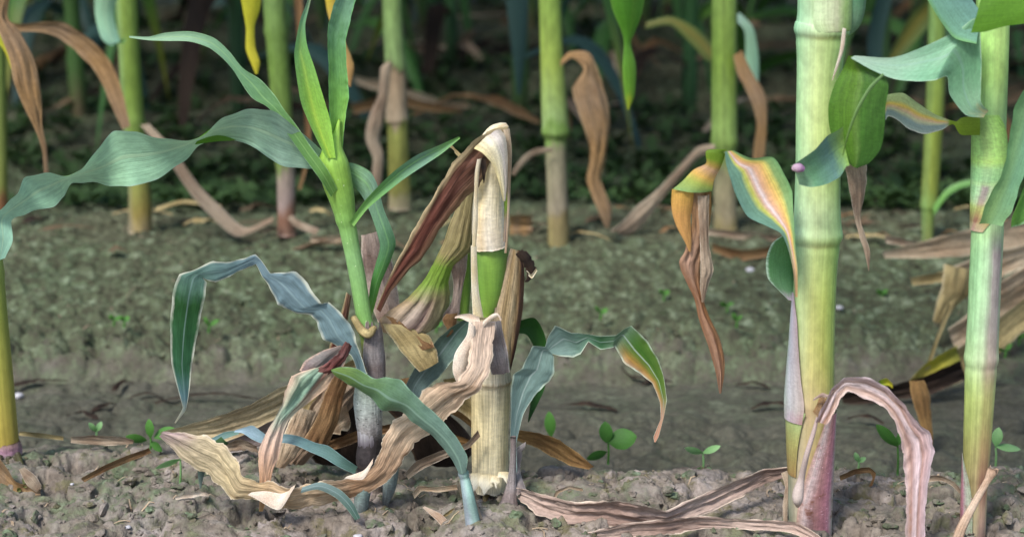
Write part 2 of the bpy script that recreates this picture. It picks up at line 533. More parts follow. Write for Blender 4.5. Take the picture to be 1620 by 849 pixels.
# loose crumbs of soil, joined as stuff
def icos():
    t = (1 + 5 ** .5) / 2
    v = [(-1, t, 0), (1, t, 0), (-1, -t, 0), (1, -t, 0), (0, -1, t), (0, 1, t), (0, -1, -t), (0, 1, -t), (t, 0, -1), (t, 0, 1), (-t, 0, -1), (-t, 0, 1)]
    v = [Vector(a).normalized() for a in v]
    f = [(0, 11, 5), (0, 5, 1), (0, 1, 7), (0, 7, 10), (0, 10, 11), (1, 5, 9), (5, 11, 4), (11, 10, 2), (10, 7, 6), (7, 1, 8), (3, 9, 4), (3, 4, 2), (3, 2, 6), (3, 6, 8),
         (3, 8, 9), (4, 9, 5), (2, 4, 11), (6, 2, 10), (8, 6, 7), (9, 8, 1)]
    # one subdivision
    cache = {}; nf = []
    def m(a, b):
        kx = (min(a, b), max(a, b))
        if kx not in cache:
            v.append(((v[a] + v[b]) / 2).normalized()); cache[kx] = len(v) - 1
        return cache[kx]
    for a, b, d in f:
        ab, bd, da = m(a, b), m(b, d), m(d, a)
        nf += [(a, ab, da), (b, bd, ab), (d, da, bd), (ab, bd, da)]
    return v, nf
IV, IF = icos()
IVn = np.array([tuple(a) for a in IV])
def crumb_field(name, label, n, yr, sr, seed):
    rs = np.random.RandomState(seed)
    ys = yr[0] + (yr[1] - yr[0]) * rs.rand(n)
    xs = (rs.rand(n) - .5) * .72 * ys
    zs = ground_z(xs, ys)
    V = []; Fc = []; Z = []
    for i in range(n):
        r = sr[0] + (sr[1] - sr[0]) * rs.rand() ** 3.2
        ax = rs.randn(4, 3); lump = sum(np.sin(IVn @ (ax[q] * 2.2) + q)[:, None] for q in range(4))
        sh = IVn * (1 + .16 * lump + .5 * (rs.rand(len(IVn), 1) - .5)) * (r * (0.55 + .8 * rs.rand(1, 3)) * np.array([[1, 1, .7]]))
        V.append(sh + np.array([xs[i], ys[i], zs[i] + r * .02]))
        Fc.append(np.array(IF) + i * len(IVn))
        ms = 1.0 if rs.rand() < .35 else 0.1
        Z.append(np.tile([ms, 0, float(ys[i] > 1.4) * .5 + .5 * float(ys[i] > 1.95), 1], (len(IVn), 1)))
    V = np.concatenate(V); Fc = np.concatenate(Fc); Z = np.concatenate(Z)
    me = bpy.data.meshes.new(name)
    me.vertices.add(len(V)); me.vertices.foreach_set('co', V.astype(np.float32).ravel())
    me.loops.add(Fc.size); me.loops.foreach_set('vertex_index', Fc.astype(np.int32).ravel())
    me.polygons.add(len(Fc)); me.polygons.foreach_set('loop_start', np.arange(0, Fc.size, 3, dtype=np.int32))
    me.polygons.foreach_set('use_smooth', np.zeros(len(Fc), bool))
    me.update(calc_edges=True)
    a = me.color_attributes.new('zone', 'FLOAT_COLOR', 'POINT'); a.data.foreach_set('color', Z.astype(np.float32).ravel())
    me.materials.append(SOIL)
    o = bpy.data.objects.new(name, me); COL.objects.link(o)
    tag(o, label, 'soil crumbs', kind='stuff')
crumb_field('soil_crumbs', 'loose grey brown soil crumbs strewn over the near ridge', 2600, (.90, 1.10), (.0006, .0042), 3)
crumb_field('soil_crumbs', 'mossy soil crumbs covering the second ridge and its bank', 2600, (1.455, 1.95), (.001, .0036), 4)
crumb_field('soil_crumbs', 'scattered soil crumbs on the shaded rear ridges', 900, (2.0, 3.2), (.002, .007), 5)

# ------------------------------------------------------------------ palette of plant materials
BLUEG = c(122, 158, 140); DKG = c(38, 84, 34); BRG = c(120, 178, 62); LIMG = c(150, 196, 52)  # sky reflection is put into the blue green leaf colours below
m_blue_leaf = pmat('blue_green_leaf', [(0, c(148, 178, 160)), (.3, c(144, 186, 148)), (.6, c(152, 200, 160)), (1, c(146, 194, 168))], mid=(c(176, 204, 160), .10, .4),
                   under=c(112, 160, 40), vein=.35, edge=(c(150, 184, 160), .03), spec=.5, rough=.36, transl=.2)
m_up_leaf = pmat('upper_green_leaf', [(0, c(100, 146, 60)), (.35, c(96, 140, 76)), (.6, c(110, 154, 112)), (1, c(134, 170, 136))], mid=(c(150, 190, 110), .1, .4),
                 edge=(c(150, 190, 140), .07), under=c(92, 150, 50), rough=.42)
m_erect = pmat('young_bright_leaf', [(0, c(184, 222, 60)), (.4, c(164, 214, 80)), (.65, c(130, 188, 110)), (.85, c(116, 168, 128)), (1, c(150, 160, 120))],
               u=[(0, c(150, 214, 120)), (.35, c(140, 196, 70)), (.5, c(190, 222, 70)), (.62, c(130, 184, 54)), (1, c(130, 196, 80))],
               ufac=[(0, .55), (.6, .45), (.8, .1), (1, 0)], vein=.25, transl=.42, rough=.5)
m_erect2 = pmat('young_blue_leaf', [(0, c(150, 196, 70)), (.25, c(112, 170, 70)), (.5, c(98, 152, 92)), (.7, c(118, 164, 130)), (1, c(128, 170, 140))], vein=.35,
                edge=(c(120, 190, 110), .06), transl=.28, rough=.45)
m_small = pmat('slim_side_leaf', [(0, c(124, 176, 80)), (.35, c(100, 156, 84)), (.7, c(108, 150, 124)), (1, c(120, 176, 80))], mid=(c(140, 200, 100), .15, .5), vein=.3)
m_behind = pmat('curving_green_leaf', [(0, c(96, 140, 60)), (.2, c(128, 166, 136)), (.5, c(92, 140, 96)), (.75, c(84, 150, 60)), (1, c(120, 176, 60))],  # green leaf curving down behind the shoot
                mid=(c(130, 180, 110), .12, .5), vein=.35)
m_sick = pmat('white_edged_drooping_leaf', [(0, c(110, 136, 138)), (.45, c(116, 142, 152)), (.62, c(92, 130, 112)), (.68, c(34, 82, 34)), (.85, c(46, 96, 62)), (.93, c(88, 122, 128)), (1, c(190, 180, 150))],
              edge=(c(200, 202, 182), .15), mid=(c(150, 174, 172), .07, .35), vein=.4, vjit=.03, rough=.5, nv=34)
m_greywither = pmat('grey_withered_leaf', [(0, c(130, 112, 104)), (.5, c(134, 128, 122)), (1, c(120, 96, 96))], edge=(c(190, 160, 140), .12), vein=.6, bump=.7, nv=20)
m_redrib = pmat('red_leaf_rib', [(0, c(92, 48, 40)), (.6, c(104, 50, 46)), (1, c(130, 90, 80))], vein=.7, mottle=.6, nv=12, bump=.7, transl=.03)
m_wither = pmat('withering_pink_leaf', [(0, c(190, 150, 130)), (.08, c(150, 160, 140)), (.2, c(140, 172, 150)), (.38, c(170, 200, 176)), (.52, c(240, 206, 184)), (.8, c(220, 170, 130)), (1, c(168, 132, 84))],
                u=[(0, c(232, 190, 164)), (.25, c(150, 180, 150)), (.55, c(140, 176, 150)), (.7, c(160, 96, 84)), (.8, c(214, 180, 150)), (1, c(196, 150, 120))],
                ufac=[(0, .8), (.25, .8), (.45, .3), (.6, .0), (1, 0)], vein=.45, vjit=.06)
m_teal = pmat('teal_leaf', [(0, c(108, 134, 124)), (.4, c(104, 136, 118)), (.7, c(96, 132, 92)), (.88, c(94, 126, 64)), (1, c(110, 140, 66))], mid=(c(138, 170, 150), .12, .6),
              edge=(c(130, 164, 140), .05), vein=.35, rough=.45)
m_ribbon = pmat('slate_blue_leaf', [(0, c(104, 126, 126)), (.5, c(104, 128, 122)), (1, c(80, 112, 96))], mid=(c(150, 170, 170), .1, .5), edge=(c(170, 190, 170), .06), vein=.35)
m_thin = pmat('thin_blue_leaf', [(0, c(92, 126, 110)), (.5, c(98, 132, 134)), (1, c(150, 176, 190))], edge=(c(150, 180, 180), .08), vein=.3)
m_thin_dark = pmat('thin_dark_green_leaf', [(0, c(70, 104, 60)), (.5, c(62, 92, 76)), (1, c(120, 134, 128))], vein=.35)
m_star = pmat('angular_blue_leaf', [(0, c(130, 138, 136)), (.08, c(130, 156, 154)), (.3, c(122, 150, 142)), (.48, c(124, 152, 142)), (.6, c(64, 112, 70)), (.66, c(110, 140, 110)), (.72, c(72, 116, 34)),
                                    (.84, c(120, 136, 52)), (.9, c(176, 140, 116)), (1, c(190, 130, 100))],
              u=[(0, c(96, 130, 50)), (.4, c(60, 110, 30)), (.6, c(110, 124, 44)), (.8, c(186, 132, 60)), (1, c(206, 160, 130))], ufac=[(0, 0), (.66, 0), (.72, .8), (.86, .7), (.92, .1), (1, 0)],
              edge=(c(196, 212, 190), .10), mid=(c(190, 208, 200), .07, .5), vein=.35, vjit=.02)
m_dark_leaf = pmat('dark_green_leaf', [(0, c(44, 92, 30)), (1, c(30, 74, 26))], vein=.4, rough=.5)
m_shoot = pmat('young_stem', pv(815, 190, [(815, c(120, 130, 134)), (770, c(146, 130, 130)), (742, c(70, 62, 66)), (728, c(34, 30, 34)), (698, c(36, 30, 36)), (684, c(110, 104, 110)), (668, c(170, 168, 170)), (630, c(176, 190, 188)), (600, c(120, 140, 110)),
                                           (560, c(128, 104, 66)), (532, c(128, 146, 66)), (500, c(124, 172, 88)), (400, c(132, 178, 108)), (350, c(124, 172, 84)), (290, c(130, 172, 60)), (190, c(150, 196, 70))]),
               vein=.3, transl=.08, vjit=.015, spots=(2.6, .30, c(190, 214, 160)), rough=.42, blot=None)
DRY = c(196, 172, 136)
def dry(name, a=(198, 174, 138), b=(170, 136, 96), e=(214, 200, 170), d=(112, 84, 58), vein=.6, **kw):
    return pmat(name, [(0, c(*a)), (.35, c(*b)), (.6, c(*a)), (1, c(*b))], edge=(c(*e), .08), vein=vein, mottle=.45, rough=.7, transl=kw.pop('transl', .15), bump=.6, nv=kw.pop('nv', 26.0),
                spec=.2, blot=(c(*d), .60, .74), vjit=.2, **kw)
m_tan = dry('tan_dry_leaf', (204, 182, 152), (186, 156, 124))
m_pinktan = dry('pinkish_dry_leaf', (218, 194, 170), (202, 168, 140), (232, 216, 196), (160, 122, 96))
m_brown = dry('brown_dry_leaf', (150, 116, 76), (118, 84, 52), (170, 140, 104), (70, 44, 28))
m_ochre = dry('ochre_dry_leaf', (168, 128, 74), (140, 104, 60), (190, 150, 90), (90, 60, 30))
m_orange = dry('orange_brown_leaf', (158, 122, 76), (146, 120, 92), (176, 146, 108), (104, 64, 34))
m_mauve = dry('mauve_dry_leaf', (180, 160, 136), (146, 122, 100), (204, 188, 168), (98, 72, 58))
m_grey = dry('grey_dry_sheath', (156, 148, 146), (126, 112, 108), (180, 172, 166), (84, 72, 68))
m_dkbrown = dry('dark_decayed_leaf_and_shade', (58, 44, 34), (36, 27, 22), (80, 62, 48), (22, 17, 14), vein=.9)  # very dark: decayed leaves, and the hollow sheets that imitate shade
m_straw = dry('straw_dry_leaf', (190, 170, 118), (160, 140, 92), (206, 190, 150), (120, 98, 60))
m_cream = dry('cream_husk', (238, 226, 196), (226, 206, 160), (240, 232, 210), (200, 176, 130), vein=.45)
m_white = dry('white_fold', (240, 224, 204), (226, 200, 176), (244, 236, 220), (206, 176, 150), vein=.2)
m_husktop = pmat('pale_grey_husk_top', [(0, c(190, 176, 130)), (.3, c(226, 216, 180)), (.6, c(220, 206, 160)), (1, c(180, 166, 110))], u=[(0, c(220, 200, 130)), (.4, c(240, 232, 200)), (.7, c(190, 184, 196)), (1, c(150, 142, 140))], ufac=.6, vein=.45, bump=.7, nv=20)
m_splinter = pmat('white_splinter', [(0, c(214, 196, 150)), (.4, c(236, 226, 196)), (1, c(246, 238, 214))], vein=.3, nv=14, bump=.6, transl=.1)
m_longtan = pmat('papery_tan_leaf', [(0, c(204, 178, 156)), (.1, c(216, 190, 166)), (.2, c(196, 166, 136)), (.3, c(218, 194, 164)), (.42, c(190, 156, 124)), (.52, c(160, 124, 92)), (.6, c(206, 180, 148)), (.72, c(186, 156, 116)), (.82, c(214, 194, 150)), (.93, c(206, 188, 154)), (1, c(186, 160, 160))],  # colour stops along the leaf paint the shading of its turns
                 vein=.6, mottle=.55, bump=.8, nv=22, rough=.75, transl=.12, spec=.15, vjit=.06, blot=(c(130, 96, 66), .57, .72), edge=(c(226, 210, 184), .06))
m_lilacdry = dry('lilac_dry_leaf', (196, 172, 158), (158, 130, 116), (212, 194, 174), (104, 78, 62), nv=16)
m_palestraw = dry('pale_straw_leaf', (206, 188, 146), (186, 166, 128), (220, 206, 170), (136, 112, 84), vein=.8, nv=20)
m_redbrown = pmat('red_brown_folded_leaf', [(0, c(196, 180, 140)), (.16, c(150, 124, 96)), (.34, c(104, 70, 52)), (.5, c(96, 44, 28)), (1, c(120, 70, 40))],
                  u=[(0, c(206, 188, 142)), (.14, c(170, 146, 106)), (.22, c(110, 60, 44)), (.6, c(88, 40, 30)), (1, c(120, 96, 66))], ufac=.75, vein=.6, rough=.6, bump=.7, transl=.05, nv=26)
m_eary = pmat('half_green_husk', [(0, c(150, 140, 96)), (.2, c(168, 152, 104)), (.42, c(176, 160, 104)), (.52, c(128, 164, 44)), (.64, c(128, 160, 50)), (.74, c(150, 130, 90)), (.86, c(186, 160, 146)), (1, c(176, 146, 120))],
              u=[(0, c(170, 140, 90)), (.3, c(196, 178, 160)), (.5, c(150, 116, 110)), (.7, c(190, 176, 130)), (1, c(110, 130, 60))], ufac=[(0, 0), (.62, 0), (.78, .7), (1, .7)],
              vein=.7, bump=.9, nv=30, vjit=.06, rough=.6)
m_strawstalk = pmat('dead_stalk', pv(768, 500, [(768, c(246, 234, 204)), (745, c(244, 232, 192)), (700, c(226, 210, 160)), (640, c(214, 200, 152)), (612, c(200, 188, 150)), (604, c(190, 180, 150)), (600, c(140, 120, 90)), (594, c(176, 170, 150)), (560, c(170, 162, 144)), (540, c(150, 126, 108)), (500, c(190, 166, 136))]),
                    u=[(0, c(190, 170, 110)), (.3, c(160, 132, 70)), (.42, c(214, 196, 150)), (.55, c(236, 222, 188)), (.66, c(200, 176, 120)), (.8, c(160, 140, 60)), (1, c(170, 150, 90))], ufac=.35,
                    vein=.65, bump=.9, nv=60, vjit=.03, transl=0, rough=.55)
m_inter = pmat('green_internode', pv(500, 385, [(500, c(150, 184, 70)), (450, c(124, 170, 60)), (400, c(112, 148, 66)), (392, c(96, 130, 60)), (388, c(190, 190, 140))]), vein=.2, mottle=.15, rough=.38, vjit=.03, transl=.1, bump=.1,
               u=[(0, c(70, 110, 40)), (.36, c(84, 122, 50)), (.5, c(146, 190, 64)), (.64, c(90, 130, 54)), (1, c(70, 110, 40))], ufac=.55)
m_husk = pmat('cream_torn_husk', [(0, c(214, 200, 190)), (.1, c(236, 218, 200)), (.4, c(246, 234, 196)), (.7, c(236, 214, 148)), (.85, c(226, 214, 176)), (1, c(170, 160, 150))],
              u=[(0, c(206, 190, 120)), (.3, c(240, 226, 190)), (.42, c(196, 166, 92)), (.5, c(248, 238, 210)), (.62, c(226, 206, 160)), (.72, c(244, 234, 206)), (.86, c(150, 146, 84)), (1, c(120, 130, 60))],
              ufac=.55, vein=.55, bump=.9, nv=24, rough=.45, vjit=.05, transl=.08)
m_rightflap = pmat('brown_streaked_sheath', [(0, c(150, 120, 90)), (.4, c(186, 162, 116)), (.7, c(176, 150, 110)), (1, c(110, 70, 50))],
                   u=[(0, c(196, 176, 150)), (.3, c(180, 150, 100)), (.5, c(190, 168, 130)), (.72, c(150, 120, 80)), (.8, c(84, 34, 26)), (1, c(70, 26, 20))], ufac=.85, vein=.7, bump=.9, rough=.6, nv=26)
m_bigstalk = pmat('big_green_stalk', pv(870, -500, [(870, c(140, 90, 84)), (780, c(150, 92, 86)), (720, c(164, 110, 84)), (660, c(172, 140, 104)), (640, c(186, 140, 120)), (600, c(170, 148, 90)), (560, c(166, 160, 76)), (460, c(158, 176, 78)),
                                                 (400, c(146, 184, 100)), (382, c(140, 180, 100)), (377, c(110, 140, 76)), (371, c(150, 196, 120)), (362, c(178, 220, 156)), (330, c(176, 214, 160)), (290, c(166, 206, 136)), (200, c(182, 216, 130)), (110, c(180, 216, 140)),
                                                 (56, c(164, 206, 132)), (51, c(120, 150, 90)), (44, c(168, 214, 160)), (-60, c(168, 208, 140)), (-500, c(140, 190, 100))]),
                  u=[(0, c(120, 160, 90)), (.28, c(130, 190, 156)), (.38, c(190, 206, 170)), (.46, c(196, 190, 130)), (.55, c(170, 176, 90)), (.64, c(150, 190, 90)), (.72, c(150, 196, 140)), (1, c(120, 160, 90))], ufac=.45, blot=(c(150, 156, 100), .64, .86),  # left side shading painted in as a bluish tint
                  vein=.3, mottle=.4, rough=.45, transl=.06, bump=.2, nv=70, vjit=.006, spots=(1.6, .27, c(96, 82, 70)))
m_rstalk = pmat('slim_green_stalk', pv(870, -400, [(870, c(196, 160, 140)), (790, c(180, 150, 110)), (758, c(150, 106, 62)), (735, c(150, 112, 60)), (690, c(166, 146, 70)), (640, c(176, 180, 84)), (590, c(184, 194, 96)), (566, c(196, 200, 130)),
                                             (550, c(196, 204, 150)), (500, c(170, 200, 156)), (400, c(150, 200, 150)), (356, c(166, 206, 140)), (300, c(140, 196, 132)), (190, c(150, 202, 130)), (110, c(176, 222, 104)), (30, c(170, 220, 110)), (-400, c(140, 190, 90))]),
                u=[(0, c(130, 170, 80)), (.36, c(150, 200, 140)), (.46, c(176, 204, 160)), (.52, c(158, 120, 138)), (.6, c(150, 108, 132)), (.66, c(176, 190, 150)), (1, c(150, 180, 90))],
                ufac=[(0, .25), (.2, .25), (.24, .6), (.38, .75), (.41, .2), (1, .2)], vein=.38, mottle=.4, rough=.45, transl=.06, bump=.25, nv=50, vjit=.006, spots=(1.6, .22, c(130, 84, 100)))
m_purple = pmat('purple_sheath', [(0, c(160, 96, 96)), (.3, c(190, 130, 132)), (.7, c(182, 128, 146)), (1, c(160, 130, 130))],
                u=[(0, c(170, 140, 120)), (.12, c(196, 180, 176)), (.28, c(168, 122, 116)), (.42, c(180, 118, 128)), (.52, c(190, 128, 146)), (.6, c(184, 160, 160)), (.72, c(178, 190, 170)), (1, c(150, 174, 140))], ufac=.85, blot=(c(120, 76, 60), .54, .7), mottle=.6,
                vein=.5, rough=.45, transl=.05, nv=40, spots=(1.2, .34, c(206, 160, 170)))
m_lilac = pmat('lilac_sheath', [(0, c(196, 160, 160)), (.12, c(200, 206, 190)), (.5, c(166, 178, 176)), (1, c(186, 180, 196))],
               u=[(0, c(140, 190, 150)), (.4, c(170, 196, 176)), (.7, c(182, 176, 190)), (1, c(150, 106, 100))], ufac=.6, vein=.3, rough=.45, transl=.08, nv=30)
m_pinkdroop = pmat('pink_white_drooping_leaf', [(0, c(190, 130, 90)), (.08, c(216, 190, 176)), (.2, c(240, 220, 212)), (.4, c(222, 190, 182)), (.6, c(214, 186, 190)), (.8, c(206, 172, 172)), (1, c(214, 190, 196))],
                   u=[(0, c(216, 196, 204)), (.3, c(196, 160, 156)), (.42, c(150, 108, 84)), (.5, c(228, 208, 210)), (.62, c(214, 190, 190)), (.76, c(150, 108, 86)), (.86, c(196, 160, 140)), (1, c(220, 196, 190))], ufac=.7, blot=(c(150, 106, 76), .56, .7),
                   vein=.5, bump=.8, nv=20, rough=.55, transl=.12)
m_stripe = pmat('yellow_striped_leaf', [(0, c(226, 176, 120)), (.25, c(222, 176, 130)), (.5, c(120, 150, 120)), (1, c(110, 150, 120))],
                u=[(0, c(104, 146, 128)), (.26, c(110, 152, 126)), (.36, c(206, 206, 84)), (.44, c(220, 176, 150)), (.5, c(226, 206, 204)), (.58, c(224, 168, 130)), (.7, c(236, 186, 100)), (.78, c(220, 200, 96)), (.86, c(140, 170, 100)), (1, c(110, 156, 96))],
                ufac=[(0, .1), (.2, .35), (.35, .95), (1, .95)], vein=.3, rough=.45)
m_yellowtan = pmat('yellow_to_brown_leaf', [(0, c(90, 130, 20)), (.06, c(150, 150, 30)), (.14, c(226, 170, 110)), (.2, c(230, 190, 90)), (.24, c(150, 176, 90)), (.28, c(206, 156, 50)), (.42, c(200, 150, 60)), (.5, c(166, 120, 70)), (.62, c(176, 140, 120)),
                                            (.75, c(150, 96, 60)), (.9, c(150, 104, 80)), (1, c(170, 140, 110))],
                    u=[(0, c(206, 156, 60)), (.35, c(190, 140, 60)), (.5, c(120, 76, 30)), (.65, c(190, 146, 110)), (1, c(150, 110, 40))], ufac=[(0, 0), (.3, .1), (.4, .6), (.6, .4), (1, .2)], vein=.5, bump=.6, vjit=.03, nv=18)
m_smallcurl = pmat('small_curled_leaf', [(0, c(70, 120, 50)), (.5, c(84, 140, 80)), (.85, c(110, 156, 110)), (1, c(200, 180, 196))], edge=(c(190, 216, 190), .12), vein=.3)
m_collar = pmat('blue_green_leaf_base', [(0, c(140, 176, 140)), (.3, c(100, 150, 110)), (.7, c(92, 132, 124)), (1, c(140, 180, 80))], vein=.3, rough=.5)
m_ligule = pmat('purple_ligule', [(0, c(196, 170, 180)), (1, c(150, 104, 150))], vein=.2)
m_pale_bump = pmat('pale_tongue', [(0, c(206, 190, 180)), (1, c(190, 166, 160))], vein=.2)
m_bigblade = pmat('wide_arching_leaf', [(0, c(176, 170, 120)), (.08, c(130, 170, 132)), (.3, c(104, 156, 114)), (.6, c(122, 172, 136)), (1, c(166, 190, 168))], under=c(70, 120, 20), edge=(c(160, 190, 160), .04),
                  mid=(c(130, 166, 150), .1, .4), vein=.25, rough=.42)
m_hang = pmat('dark_hanging_blade', [(0, c(96, 140, 34)), (.35, c(78, 124, 24)), (.7, c(72, 120, 28)), (1, c(76, 124, 44))], u=[(0, c(40, 84, 30)), (.4, c(50, 94, 30)), (.5, c(104, 134, 60)), (.6, c(84, 120, 20)), (1, c(70, 110, 24))], ufac=.6,
              vein=.35, mottle=.4, rough=.42)
m_lime = pmat('bright_lime_leaf', [(0, c(84, 132, 12)), (1, c(96, 146, 20))], vein=.3, transl=.35)
m_bluetop = pmat('blue_upper_leaf', [(0, c(110, 160, 150)), (1, c(96, 140, 130))], u=[(0, c(120, 176, 60)), (.15, c(120, 170, 130)), (1, c(110, 150, 150))], ufac=.6, vein=.25)
m_stripe2 = pmat('small_yellow_striped_leaf', [(0, c(120, 150, 24)), (.3, c(130, 160, 30)), (.34, c(220, 200, 150)), (1, c(200, 206, 150))],
                 u=[(0, c(180, 206, 140)), (.22, c(196, 214, 140)), (.34, c(250, 214, 80)), (.46, c(246, 206, 160)), (.56, c(220, 220, 176)), (.7, c(156, 184, 184)), (.92, c(176, 200, 194)), (1, c(240, 244, 234))],
                 ufac=[(0, 0), (.30, 0), (.36, .95), (1, .95)], vein=.25, vjit=.03)
m_yel = pmat('yellowing_leaf', [(0, c(120, 160, 30)), (.4, c(190, 190, 24)), (1, c(214, 200, 30))], vein=.3, transl=.35)
m_yeltan = pmat('yellow_tan_leaf', [(0, c(216, 196, 20)), (.35, c(206, 180, 20)), (.5, c(196, 160, 80)), (1, c(196, 146, 84))], vein=.3)
m_tipgreen = pmat('hanging_green_leaf', [(0, c(60, 124, 20)), (.6, c(84, 150, 26)), (.9, c(120, 170, 30)), (1, c(216, 214, 40))], u=[(0, c(120, 170, 60)), (.1, c(84, 140, 24)), (.48, c(60, 116, 20)), (.56, c(110, 160, 40)), (.9, c(90, 150, 30)), (1, c(150, 200, 70))], ufac=.5,
                  vein=.3, transl=.3)
m_edgestalk = pmat('olive_stalk', pv(712, 0, [(712, c(150, 128, 50)), (660, c(160, 148, 60)), (560, c(140, 150, 60)), (420, c(140, 170, 90)), (0, c(120, 160, 70))]), vein=.3, mottle=.25, transl=.03, rough=.42, vjit=.02)
m_ring = pmat('purple_root_ring', [(0, c(196, 186, 180)), (.5, c(150, 112, 130)), (1, c(130, 104, 90))], vein=.6, nv=90, transl=0)
m_darkroot = pmat('dark_root', [(0, c(60, 54, 34)), (1, c(90, 96, 40))], vein=.5, transl=0)
m_seed = pmat('seedling_leaf', [(0, c(66, 118, 40)), (1, c(84, 140, 54))], vein=.15, transl=.3)
m_seed_pale = pmat('pale_seedling_leaf', [(0, c(110, 160, 90)), (1, c(140, 184, 120))], vein=.15, transl=.3)
m_pebble = pmat('white_pebble', [(0, c(176, 174, 178)), (1, c(160, 156, 160))], vein=0, transl=0)
m_blue_base = pmat('blue_white_shoot', [(0, c(96, 90, 88)), (.3, c(124, 136, 134)), (1, c(96, 122, 112))], mottle=.7, vein=.7, nv=14, blot=(c(90, 76, 70), .55, .7), transl=.05)
m_petiole = pmat('blue_leaf_sheath', [(0, c(110, 130, 124)), (.4, c(134, 142, 150)), (.8, c(130, 160, 156)), (1, c(120, 140, 140))], u=[(0, c(90, 120, 90)), (.4, c(140, 146, 158)), (.55, c(140, 180, 160)), (.7, c(110, 156, 130)), (1, c(100, 90, 90))], ufac=.5, vein=.3, transl=.05)

# ================================================================== near row: the young green shoot
S = thing('maize_plant', 'young green maize shoot with fresh leaves left of the broken stalk', 'maize plant', P(585, 800, 1.0))
tube('stalk', [(582, 828, 34, .99), (582, 800, 36, .995), (584, 770, 38, 1.0), (585, 720, 38), (584, 670, 40), (582, 630, 44), (584, 600, 36), (588, 560, 32), (581, 525, 26), (574, 490, 25),
               (566, 440, 26), (556, 390, 26), (548, 350, 30), (541, 315, 40), (533, 285, 47), (527, 257, 47), (527, 235, 32), (533, 210, 12), (537, 188, 3)],
     m_shoot, S, nodes=[(348, .10, 7), (520, .12, 8), (735, .08, 20)], ribs=.01)
tube('stalk_base', [(582, 828, 35, .99), (582, 800, 38, .995), (584, 775, 40, 1.0), (586, 745, 37), (584, 720, 41), (586, 690, 38), (584, 668, 43), (582, 632, 47), (583, 606, 40), (586, 596, 36)],
     pmat('mouldy_stalk_base', pv(828, 596, [(828, c(116, 116, 112)), (780, c(140, 124, 112)), (745, c(90, 78, 70)), (725, c(48, 42, 44)), (695, c(58, 52, 52)), (675, c(150, 146, 144)), (640, c(168, 178, 170)), (596, c(122, 136, 110))]),
          vein=.5, mottle=.8, vjit=.07, transl=0, spots=(1.3, .34, c(44, 38, 40)), bump=.8, rough=.65, nv=20), S, ribs=.02, rough=.03, nodes=[(730, .08, 14)])
tube('sheath', [(591, 612, 38), (591, 575, 38), (589, 545, 36), (588, 520, 34)], m_grey, S, Y=1.0, a0=[20, 30, 40, 60], a1=[200, 200, 190, 180], jagtop=1.2, seed=5, rough=.06)
tube('sheath', [(558, 500, 10, .995), (572, 522, 14, .992), (583, 528, 14, .99), (592, 518, 10, .995)], m_straw, S, sides=10)
blade('leaf', [(512, 240, 512, 268, 1.0), (475, 208, 485, 266, .99), (432, 176, 440, 260, .98), (392, 172, 405, 235, .975), (362, 184, 374, 221, .972, 40), (338, 198, 344, 222, .97, 55), (312, 218, 318, 230, .97, 60),
               (258, 221, 285, 258, .965, 45), (213, 208, 245, 286, .96, 25), (178, 209, 205, 293, .96, 20), (148, 245, 165, 293, .965, 45), (112, 277, 116, 288, .97, 60), (72, 275, 100, 312, .975, 40), (40, 279, 85, 327, .98, 25),
               (28, 305, 50, 334, .98, 30), (8, 325, 24, 345, .985, 30), (-12, 345, 18, 352, .99), (-10, 375, 20, 380, .99), (-8, 415, 8, 408, .99)], m_blue_leaf, S, fold=-.12, wave=.10, k=8, nw=12, flip=True)
blade('leaf', [(400, 215, 396, 200, .985), (370, 222, 366, 188, .98), (340, 224, 345, 196, .976), (308, 229, 316, 216, .972)], m_lime, S, fold=.2)
blade('leaf', [(524, 312, 534, 300, .99), (505, 282, 518, 268, .985), (478, 245, 492, 232), (452, 208, 468, 197), (426, 172, 450, 174), (400, 156, 434, 150), (386, 138, 412, 126), (371, 114, 384, 108), (354, 94, 363, 82), (331, 76, 338, 60),
               (300, 66, 302, 50), (262, 65, 262, 52), (235, 64, 236, 58), (205, 60, 204, 57)], m_up_leaf, S, Y=.985, fold=.25, k=8)
blade('leaf', [(516, 250, 531, 250, .99), (495, 208, 527, 220), (478, 168, 522, 188), (472, 140, 512, 155), (467, 105, 498, 108), (466, 80, 486, 72), (474, 35, 483, 40), (484, 8, 489, 12), (494, -20, 496, -18)],
      m_erect, S, Y=.99, fold=.3, vee=.15, k=8)
blade('leaf', [(525, 245, 541, 248, 1.0), (523, 205, 546, 190), (520, 155, 552, 152), (520, 112, 550, 125), (518, 62, 547, 72), (520, 38, 550, 50), (526, 15, 559, 14), (534, -10, 567, -12), (550, -60, 588, -62), (575, -110, 600, -105)],
      m_erect2, S, Y=1.0, fold=.25, vee=.1, wave=.12, k=8)
blade('leaf', [(552, 352, 560, 358, .99), (574, 321, 581, 331), (600, 293, 609, 307), (628, 267, 638, 284), (660, 245, 669, 263), (692, 231, 699, 243), (726, 216, 728, 219)], m_small, S, Y=.985, fold=.3, vee=.2)
blade('leaf', [(546, 282, 540, 256, 1.01), (556, 292, 562, 259), (568, 304, 586, 272), (577, 318, 598, 295), (587, 340, 607, 330), (596, 367, 620, 362), (601, 390, 626, 385), (595, 415, 618, 412), (587, 445, 603, 447), (582, 482, 592, 487), (578, 512, 584, 512)],
      m_behind, S, Y=1.03, fold=.3, k=7)
